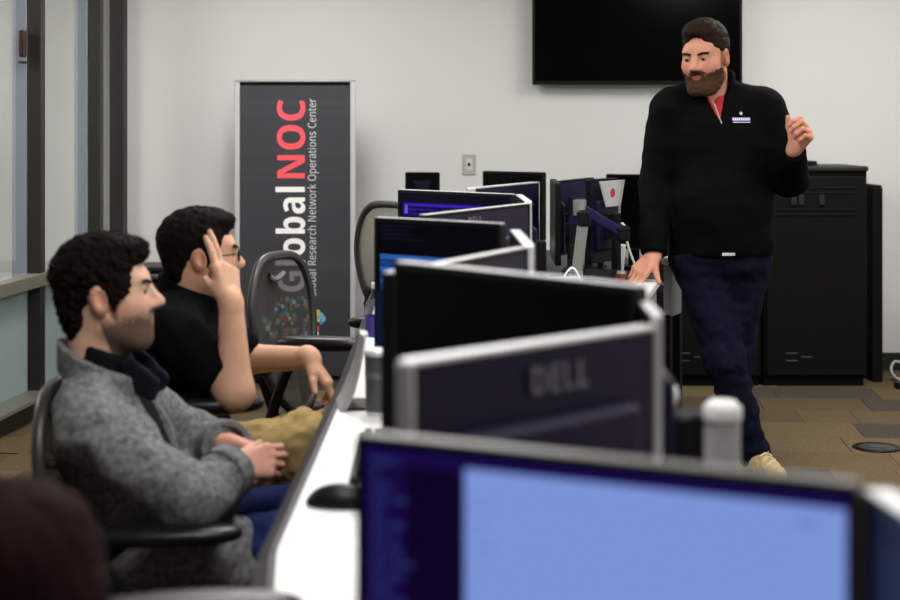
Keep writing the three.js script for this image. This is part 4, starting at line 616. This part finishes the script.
// ---- the man in the grey cardigan
{
  const Z = -3.62, org = [-0.66, 0, Z], t = thing('person', 'seated bearded man in a grey cardigan with clasped hands', 'person', org);
  const fr = headFrame([-0.727, 1.012, Z], 1.62, -0.1, 0, 1.04);
  const head = fr.wrap(faceField({ nose: 0.004 }));
  const neck = cone(fr.out(0, -0.05, -0.03), [-0.755, 0.83, Z], 0.06, 0.068);
  const P = { pel: [-0.66, 0.47, Z], ch: [-0.735, 0.7, Z], rs: [-0.742, 0.752, Z + 0.18], ls: [-0.73, 0.755, Z - 0.18], re: [-0.51, 0.602, Z + 0.235], rw: [-0.43, 0.645, Z + 0.085], le: [-0.54, 0.62, Z - 0.24], lw: [-0.462, 0.662, Z - 0.06], rh: [-0.58, 0.445, Z + 0.09], lh: [-0.58, 0.445, Z - 0.09], rk: [-0.2, 0.49, Z + 0.12], lk: [-0.2, 0.50, Z - 0.14], ra: [-0.16, 0.085, Z + 0.12], la: [-0.16, 0.085, Z - 0.14] };
  const torso = r => [ell([-0.60, 0.47, Z], [0.125 + r, 0.1 + r, 0.16 + r]), ell([-0.66, 0.58, Z], [0.1 + r, 0.16 + r, 0.155 + r], 0, 0.35), ell([-0.715, 0.69, Z], [0.105 + r, 0.13 + r, 0.165 + r], 0, 0.25), cone([-0.745, 0.765, Z + 0.13], [-0.73, 0.765, Z - 0.13], 0.055 + r, 0.055 + r), cone([-0.75, 0.825, Z], [-0.747, 0.775, Z + 0.13], 0.045 + r, 0.05 + r), cone([-0.75, 0.825, Z], [-0.73, 0.775, Z - 0.13], 0.045 + r, 0.05 + r)];
  const arms = r => [cone(P.rs, P.re, 0.064 + r, 0.05 + r), cone(P.re, P.rw, 0.05 + r, 0.032 + r), cone(P.ls, P.le, 0.064 + r, 0.05 + r), cone(P.le, P.lw, 0.05 + r, 0.032 + r)];
  const legs = r => [cone(P.rh, P.rk, 0.085 + r, 0.062 + r), cone(P.rk, P.ra, 0.062 + r, 0.045 + r), cone(P.lh, P.lk, 0.085 + r, 0.062 + r), cone(P.lk, P.la, 0.062 + r, 0.045 + r)];
  const hr = handField(P.rw, [0.78, 0.05, -0.5], [-0.3, -0.45, -0.85], true, [[0.35, 0.75, 0.45], [0.45, 0.8, 0.45], [0.55, 0.85, 0.45], [0.65, 0.9, 0.5]], [0.5, -0.2, 0.4], 0.98);
  const hl = handField(P.lw, [0.8, -0.3, 0.3], [-0.4, -0.35, 0.85], false, [[0.45, 0.8, 0.5], [0.55, 0.85, 0.5], [0.65, 0.9, 0.5], [0.75, 0.95, 0.5]], [0.5, -0.2, 0.4], 0.98);
  const base = [0.60, 0.36, 0.255], col = skinColour(fr, base, { stubble: [0.026, 0.016, 0.012] });
  const bodyF = blend([...torso(-0.02), ...arms(-0.012), ...legs(-0.018), neck], 0.04), headF = blend([head, { f: neck, k: 0.03 }], 0.03);
  const hc = fr.out(0, 0, 0);
  part('body', joinBody([polygonise(bodyF, [-0.95, 0.02, Z - 0.4], [0.0, 0.86, Z + 0.4], 0.014, () => base, org), polygonise(headF, [hc[0] - 0.16, 0.8, Z - 0.13], [hc[0] + 0.16, hc[1] + 0.15, Z + 0.13], 0.0032, col, org), polygonise(hr.f, hr.lo, hr.hi, 0.003, skinColour(null, [0.62, 0.31, 0.23]), org), polygonise(hl.f, hl.lo, hl.hi, 0.003, skinColour(null, [0.62, 0.31, 0.23]), org)]), skin(), t);
  addEyes(t, fr, org, 0);
  const hairL = keep(cut(blend([ell([0, 0.054, -0.022], [0.085, 0.088, 0.102]), ell([0, 0.098, 0.026], [0.066, 0.034, 0.072]), ell([-0.066, 0.02, 0.03], [0.014, 0.05, 0.022]), ell([0.066, 0.02, 0.03], [0.014, 0.05, 0.022]), ell([0, -0.02, -0.066], [0.064, 0.08, 0.044])], 0.03), ell([0, -0.014, 0.108], [0.09, 0.092, 0.066]), ell([0, -0.045, 0.045], [0.12, 0.055, 0.032]), ell([-0.085, -0.004, -0.008], [0.02, 0.034, 0.024]), ell([0.085, -0.004, -0.008], [0.02, 0.034, 0.024])), (x, y, z) => -0.085 - y);
  part('hair', polygonise((x, y, z) => { const [a, b, c] = fr.to(x, y, z), d = hairL(a, b, c); return (Math.abs(d) > 0.03 ? d : d + 0.006 * ns(a * 55, b * 55, c * 55) + 0.006 * ns(a * 130, b * 130, c * 130)) * fr.s; }, ...around(fr.out(0, 0.03, -0.01), 0.17), 0.0034, null, org), hairDark, t);
    const planeAt = (a, b, k) => { const d = [b[0] - a[0], b[1] - a[1], b[2] - a[2]]; return plane(d, a.map((v, i) => v + d[i] * k)); };
  const ac = arms(0.018), slv = [keep(blend([ac[0], ac[1]], 0.03), planeAt(P.re, P.rw, 0.9)), keep(blend([ac[2], ac[3]], 0.03), planeAt(P.le, P.lw, 0.9))];
  let cd = blend([...torso(0.018), ...slv, cone([-0.6, 0.44, Z + 0.1], [-0.43, 0.455, Z + 0.13], 0.095, 0.088), cone([-0.6, 0.44, Z - 0.1], [-0.45, 0.455, Z - 0.13], 0.095, 0.088)], 0.03); cd = folds(cd, 0.018, 10, 10, 10);
  const cr = planeAt(P.re, P.rw, 0.92), cl = planeAt(P.le, P.lw, 0.92), nr = (p, R) => (x, y, z) => Math.hypot(x - p[0], y - p[1], z - p[2]) - R, nR = nr(P.rw, 0.1), nL = nr(P.lw, 0.1);
  const cardF = cut(keep(cd, (x, y, z) => 0.35 - y), cone([-0.735, 0.815, Z], [-0.715, 1.0, Z], 0.073, 0.09), (x, y, z) => Math.max(Math.abs(z - Z) - 0.045, -0.70 - x, 0.5 - y));
  const card = part('cardigan', polygonise(cardF, [-0.98, 0.33, Z - 0.36], [-0.26, 0.93, Z + 0.38], 0.0075, heatherC, org), heather, t);
  const cuffG = (a, b, m) => polygonise((x, y, z) => Math.max(Math.abs(cone(a, b, 0.062, 0.047)(x, y, z) - 0.004) - 0.009, -planeAt(a, b, 0.68)(x, y, z), planeAt(a, b, 0.94)(x, y, z)), ...bbox(0, [a, b], 0.1), 0.005, heatherC, org);
  part('cuff', cuffG(P.re, P.rw), heather, card); part('cuff', cuffG(P.le, P.lw), heather, card);
  const colr = cut((x, y, z) => { const r = Math.hypot(x + 0.742, (z - Z) * 0.85); return Math.max(Math.abs(r - 0.088) - 0.011, Math.abs(y - 0.84 + 0.45 * (x + 0.742)) - 0.034); }, (x, y, z) => Math.max(Math.abs(z - Z) - 0.04, -0.7 - x));
  part('shawl_collar', polygonise(colr, [-0.88, 0.76, Z - 0.15], [-0.6, 0.95, Z + 0.15], 0.005, heatherC, org), heather, card);
  const shirt = keep(blend([...torso(0.004), cone([-0.748, 0.80, Z], [-0.735, 0.9, Z], 0.074, 0.07)], 0.03), (x, y, z) => y - 0.905 + 0.45 * (x + 0.74), (x, y, z) => 0.5 - y);
  const sh = part('shirt', polygonise(shirt, [-0.95, 0.45, Z - 0.28], [-0.5, 0.96, Z + 0.28], 0.008, null, org), blk([0.004, 0.004, 0.006], 0.85), t);
  for (const q of [1, -1]) part('shirt_collar', polygonise(folds(keep(cone([-0.672, 0.862, Z + 0.055 * q], [-0.628, 0.815, Z + 0.058 * q], 0.022, 0.028), (x, y, z) => Math.abs(z - Z - 0.056 * q) - 0.012), 0.006, 30, 30, 30), [-0.74, 0.74, Z + 0.056 * q - 0.05], [-0.56, 0.93, Z + 0.056 * q + 0.05], 0.004, null, org), blk([0.006, 0.006, 0.012], 0.85), sh);
  part('jeans', polygonise(folds(blend(legs(0.006), 0.03), 0.012, 10, 14, 10), [-0.78, 0.05, Z - 0.32], [-0.05, 0.62, Z + 0.32], 0.008, denimBlueC, org), denimBlue, t);
  for (const a of [P.ra, P.la]) part('shoe', polygonise(keep(blend([cone([a[0] - 0.04, 0.05, a[2]], [a[0] + 0.16, 0.042, a[2]], 0.045, 0.038), cone([a[0], 0.06, a[2]], [a[0], 0.11, a[2]], 0.045, 0.046)], 0.03), (x, y, z) => 0.001 - y), ...bbox(0, [[a[0] + 0.06, 0.06, a[2]]], 0.17), 0.008, null, org), M.blackSatin, t);
}
// ---- the man in the black shirt, fingers at his temple
{
  const Z = -4.35, org = [-0.66, 0, Z], t = thing('person', 'seated man in a black shirt touching his temple with two fingers', 'person', org);
  const fr = headFrame([-0.62, 1.04, Z], 1.74, -0.05, 0, 1.0);
  const head = fr.wrap(faceField());
  const neck = cone(fr.out(0, -0.05, -0.03), [-0.665, 0.88, Z], 0.06, 0.066);
  const P = { rs: [-0.675, 0.855, Z + 0.175], ls: [-0.635, 0.855, Z - 0.175], re: [-0.497, 0.715, Z + 0.26], rw: [-0.512, 0.945, Z + 0.235], le: [-0.53, 0.725, Z - 0.26], lw: [-0.335, 0.752, Z - 0.1], rh: [-0.64, 0.47, Z + 0.09], lh: [-0.64, 0.47, Z - 0.09], rk: [-0.32, 0.57, Z + 0.16], lk: [-0.2, 0.54, Z - 0.14], ra: [-0.2, 0.085, Z + 0.16], la: [-0.16, 0.085, Z - 0.14] };
  const torso = r => [ell([-0.665, 0.5, Z], [0.14 + r, 0.12 + r, 0.17 + r]), ell([-0.675, 0.64, Z], [0.12 + r, 0.17 + r, 0.165 + r], 0, 0.05), ell([-0.672, 0.77, Z], [0.12 + r, 0.14 + r, 0.178 + r]), cone([-0.675, 0.86, Z + 0.13], [-0.64, 0.86, Z - 0.13], 0.06 + r, 0.06 + r), cone([-0.665, 0.93, Z], [-0.675, 0.87, Z + 0.13], 0.05 + r, 0.055 + r), cone([-0.665, 0.93, Z], [-0.64, 0.87, Z - 0.13], 0.05 + r, 0.055 + r)];
  const upper = r => [cone(P.rs, P.re, 0.062 + r, 0.048 + r), cone(P.ls, P.le, 0.062 + r, 0.048 + r)];
  const fore = r => [cone(P.re, P.rw, 0.047 + r, 0.03 + r), cone(P.le, P.lw, 0.045 + r, 0.03 + r)];
  const legs = r => [cone(P.rh, P.rk, 0.085 + r, 0.064 + r), cone(P.rk, P.ra, 0.064 + r, 0.045 + r), cone(P.lh, P.lk, 0.085 + r, 0.064 + r), cone(P.lk, P.la, 0.064 + r, 0.045 + r)];
  const hr = handField(P.rw, [-0.22, 0.93, -0.28], [-0.75, -0.2, -0.62], true, [[0.12, 0.12, 0.1, -0.03], [0.05, 0.1, 0.08, 0.06], [0.75, 1.2, 0.7], [0.9, 1.2, 0.7]], [-0.25, -0.1, 1.0], 1.02);
  const hl = handField(P.lw, [0.55, -0.72, 0.15], [-0.75, -0.55, 0.0], false, [[0.2, 0.4, 0.2], [0.3, 0.5, 0.3], [0.4, 0.6, 0.3], [0.5, 0.7, 0.3]], [0.5, -0.1, 0.35], 0.98);
  const base = [0.58, 0.33, 0.215], col = skinColour(fr, base, {}), hc = fr.out(0, 0, 0);
  const bodyF = blend([...torso(-0.02), ...upper(-0.01), ...fore(0), ...legs(-0.018), neck], 0.035);
  const headF = blend([head, { f: neck, k: 0.03 }], 0.03);
  const armR = blend([...fore(0), hr.f, hl.f], 0.012);
  part('body', joinBody([polygonise(bodyF, [-0.95, 0.02, Z - 0.4], [0.0, 0.95, Z + 0.4], 0.012, () => base, org), polygonise(headF, [hc[0] - 0.16, 0.84, Z - 0.13], [hc[0] + 0.16, hc[1] + 0.15, Z + 0.13], 0.0032, col, org), polygonise(blend([fore(0.0002)[0], hr.f], 0.015), hr.lo, hr.hi, 0.003, skinColour(null, base), org), polygonise(blend([fore(0.0002)[1], hl.f], 0.015), hl.lo, hl.hi, 0.003, skinColour(null, base), org)]), skin(), t);
  addEyes(t, fr, org, 0);
  const hairL = keep(cut(blend([ell([0, 0.05, -0.022], [0.083, 0.09, 0.1]), ell([0, 0.096, 0.03], [0.062, 0.034, 0.066]), ell([-0.066, 0.02, 0.022], [0.013, 0.045, 0.02]), ell([0.066, 0.02, 0.022], [0.013, 0.045, 0.02]), ell([0, -0.02, -0.066], [0.062, 0.07, 0.036])], 0.03), ell([0, -0.016, 0.105], [0.09, 0.094, 0.066]), ell([0, -0.045, 0.04], [0.12, 0.055, 0.03]), ell([-0.085, -0.004, -0.008], [0.02, 0.034, 0.024]), ell([0.085, -0.004, -0.008], [0.02, 0.034, 0.024])), (x, y, z) => -0.08 - y);
  part('hair', polygonise((x, y, z) => { const [a, b, c] = fr.to(x, y, z), d = hairL(a, b, c); return (Math.abs(d) > 0.03 ? d : d + 0.004 * ns(a * 60, b * 60, c * 60) + 0.002 * ns(a * 150, b * 150, c * 150)) * fr.s; }, ...around(fr.out(0, 0.03, -0.01), 0.17), 0.0034, null, org), hairDark, t);
  // glasses
  const put = p => { const q = fr.out(...p); return V(q[0] - org[0], q[1] - org[1], q[2] - org[2]); };
  const gl = part('glasses', [-1, 1].map(s => tube(Array.from({ length: 14 }, (_, i) => { const a = i / 14 * Math.PI * 2; return put([s * 0.033 + 0.024 * Math.cos(a), 0.004 + 0.017 * Math.sin(a), 0.103 - 0.006 * Math.abs(s * 0.033 + 0.024 * Math.cos(a)) / 0.05]); }), 0.0026, 40, true, 6)).concat([tube([put([-0.01, 0.008, 0.103]), put([0, 0.011, 0.106]), put([0.01, 0.008, 0.103])], 0.0016, 8, false, 6), ...[-1, 1].map(s => tube([put([s * 0.057, 0.008, 0.097]), put([s * 0.078, 0.008, 0.05]), put([s * 0.082, 0.008, 0.0])], 0.0018, 12, false, 6))]), M.blackPlastic, t);
  const planeAt = (a, b, k) => { const d = [b[0] - a[0], b[1] - a[1], b[2] - a[2]]; return plane(d, a.map((v, i) => v + d[i] * k)); };
  const nr = (p, R) => (x, y, z) => Math.hypot(x - p[0], y - p[1], z - p[2]) - R, nR = nr(P.re, 0.14), nL = nr(P.le, 0.14), kr = planeAt(P.rs, P.re, 0.8), kl = planeAt(P.ls, P.le, 0.85);
  const up = upper(0.016); let sf = blend([...torso(0.012), keep(up[0], kr), keep(up[1], kl)], 0.035); sf = folds(sf, 0.012, 9, 9, 9);
  const sh = part('shirt', polygonise(cut(keep(sf, (x, y, z) => 0.42 - y), cone([-0.655, 0.93, Z], [-0.63, 1.1, Z], 0.07, 0.085)), [-0.92, 0.38, Z - 0.36], [-0.35, 1.0, Z + 0.36], 0.008, null, org), shirtBlack, t);
  part('collar', polygonise((x, y, z) => { const r = Math.hypot(x + 0.655, (z - Z) * 0.92); return Math.max(Math.abs(r - 0.077) - 0.006, Math.abs(y - 0.945 + 0.4 * (x + 0.655)) - 0.022); }, [-0.76, 0.86, Z - 0.12], [-0.55, 1.02, Z + 0.12], 0.0045, null, org), shirtBlack, sh);
  part('trousers', polygonise(folds(blend(legs(0.01), 0.03), 0.02, 14, 14, 14), [-0.78, 0.05, Z - 0.32], [-0.05, 0.7, Z + 0.32], 0.008, khakiC, org), khaki, t);
  for (const a of [P.ra, P.la]) part('shoe', polygonise(keep(blend([cone([a[0] - 0.04, 0.05, a[2]], [a[0] + 0.16, 0.042, a[2]], 0.045, 0.038), cone([a[0], 0.06, a[2]], [a[0], 0.11, a[2]], 0.045, 0.046)], 0.03), (x, y, z) => 0.001 - y), ...bbox(0, [[a[0] + 0.06, 0.06, a[2]]], 0.17), 0.008, null, org), M.blackSatin, t);
}
// ---- the person with long hair, close by
{
  const Z = -1.62, org = [-0.47, 0, Z], t = thing('person', 'person with long dark brown hair sitting low at the near desk', 'person', org);
  const fr = headFrame([-0.418, 0.912, Z], 2.7, 0.1, 0, 1.0), head = fr.wrap(faceField()), neck = cone(fr.out(0, -0.05, -0.03), [-0.46, 0.76, Z], 0.055, 0.06);
  const P = { rs: [-0.48, 0.72, Z + 0.16], ls: [-0.46, 0.72, Z - 0.16], re: [-0.38, 0.58, Z + 0.2], rw: [-0.3, 0.60, Z + 0.1], le: [-0.36, 0.58, Z - 0.2], lw: [-0.29, 0.6, Z - 0.1], rh: [-0.5, 0.5, Z + 0.08], lh: [-0.5, 0.5, Z - 0.08], rk: [-0.08, 0.52, Z + 0.1], lk: [-0.08, 0.52, Z - 0.1], ra: [-0.05, 0.08, Z + 0.1], la: [-0.05, 0.08, Z - 0.1] };
  const torso = r => [ell([-0.5, 0.53, Z], [0.12 + r, 0.1 + r, 0.16 + r]), ell([-0.49, 0.64, Z], [0.1 + r, 0.14 + r, 0.15 + r]), cone([-0.47, 0.71, Z + 0.12], [-0.46, 0.71, Z - 0.12], 0.06 + r, 0.06 + r)];
  const arms = r => [cone(P.rs, P.re, 0.055 + r, 0.045 + r), cone(P.re, P.rw, 0.045 + r, 0.03 + r), cone(P.ls, P.le, 0.055 + r, 0.045 + r), cone(P.le, P.lw, 0.045 + r, 0.03 + r)];
  const legs = r => [cone(P.rh, P.rk, 0.08 + r, 0.06 + r), cone(P.rk, P.ra, 0.06 + r, 0.045 + r), cone(P.lh, P.lk, 0.08 + r, 0.06 + r), cone(P.lk, P.la, 0.06 + r, 0.045 + r)];
  const hand = (o, s) => handField(o, [0.9, 0, -0.3 * s], [0, -1, 0], s > 0, [[0.3, 0.5, 0.3], [0.3, 0.5, 0.3], [0.3, 0.5, 0.3], [0.3, 0.5, 0.3]], [0.5, 0, 0.3], 0.9), h1 = hand(P.rw, 1), h2 = hand(P.lw, -1);
  const base = [0.5, 0.28, 0.2], hc = fr.out(0, 0, 0);
  part('body', joinBody([polygonise(blend([...torso(-0.015), ...arms(-0.01), ...legs(-0.015), neck], 0.03), [-0.75, 0.02, Z - 0.35], [0.1, 0.8, Z + 0.35], 0.015, () => base, org), polygonise(blend([head, { f: neck, k: 0.03 }], 0.03), [hc[0] - 0.15, 0.74, Z - 0.12], [hc[0] + 0.15, hc[1] + 0.14, Z + 0.12], 0.004, skinColour(fr, base), org), polygonise(h1.f, h1.lo, h1.hi, 0.004, () => base, org), polygonise(h2.f, h2.lo, h2.hi, 0.004, () => base, org)]), skin(), t);
  addEyes(t, fr, org, 0);
  const hf = cut(blend([ell([0, 0.04, -0.015], [0.09, 0.092, 0.105]), cone([0, 0.0, -0.05], [0.0, -0.24, -0.09], 0.085, 0.07), cone([-0.07, 0.0, -0.01], [-0.085, -0.22, 0.02], 0.035, 0.045), cone([0.07, 0.0, -0.01], [0.085, -0.22, 0.02], 0.035, 0.045)], 0.04), ell([0, -0.03, 0.11], [0.06, 0.11, 0.075]));
  part('hair', polygonise((x, y, z) => { const [a, b, c] = fr.to(x, y, z); return (hf(a, b, c) + 0.004 * ns(a * 70, b * 12, c * 70)) * fr.s; }, [hc[0] - 0.26, 0.6, Z - 0.2], [hc[0] + 0.2, hc[1] + 0.17, Z + 0.2], 0.006, null, org), blk([0.009, 0.0025, 0.002], 0.7, 0.07), t);
  part('top', polygonise(folds(keep(blend([...torso(0.01), ...arms(0.012)], 0.03), (x, y, z) => 0.44 - y, (x, y, z) => x + 0.33), 0.01, 10, 10, 10), [-0.72, 0.4, Z - 0.32], [-0.25, 0.82, Z + 0.32], 0.009, null, org), blk([0.02, 0.006, 0.005], 0.85), t);
  part('trousers', polygonise(blend(legs(0.006), 0.03), [-0.65, 0.03, Z - 0.25], [0.06, 0.62, Z + 0.25], 0.01, null, org), M.blackSatin, t);
}
scene.traverse(o => { if (o.isLight) o.castShadow = true; });
renderer.render(scene, camera);
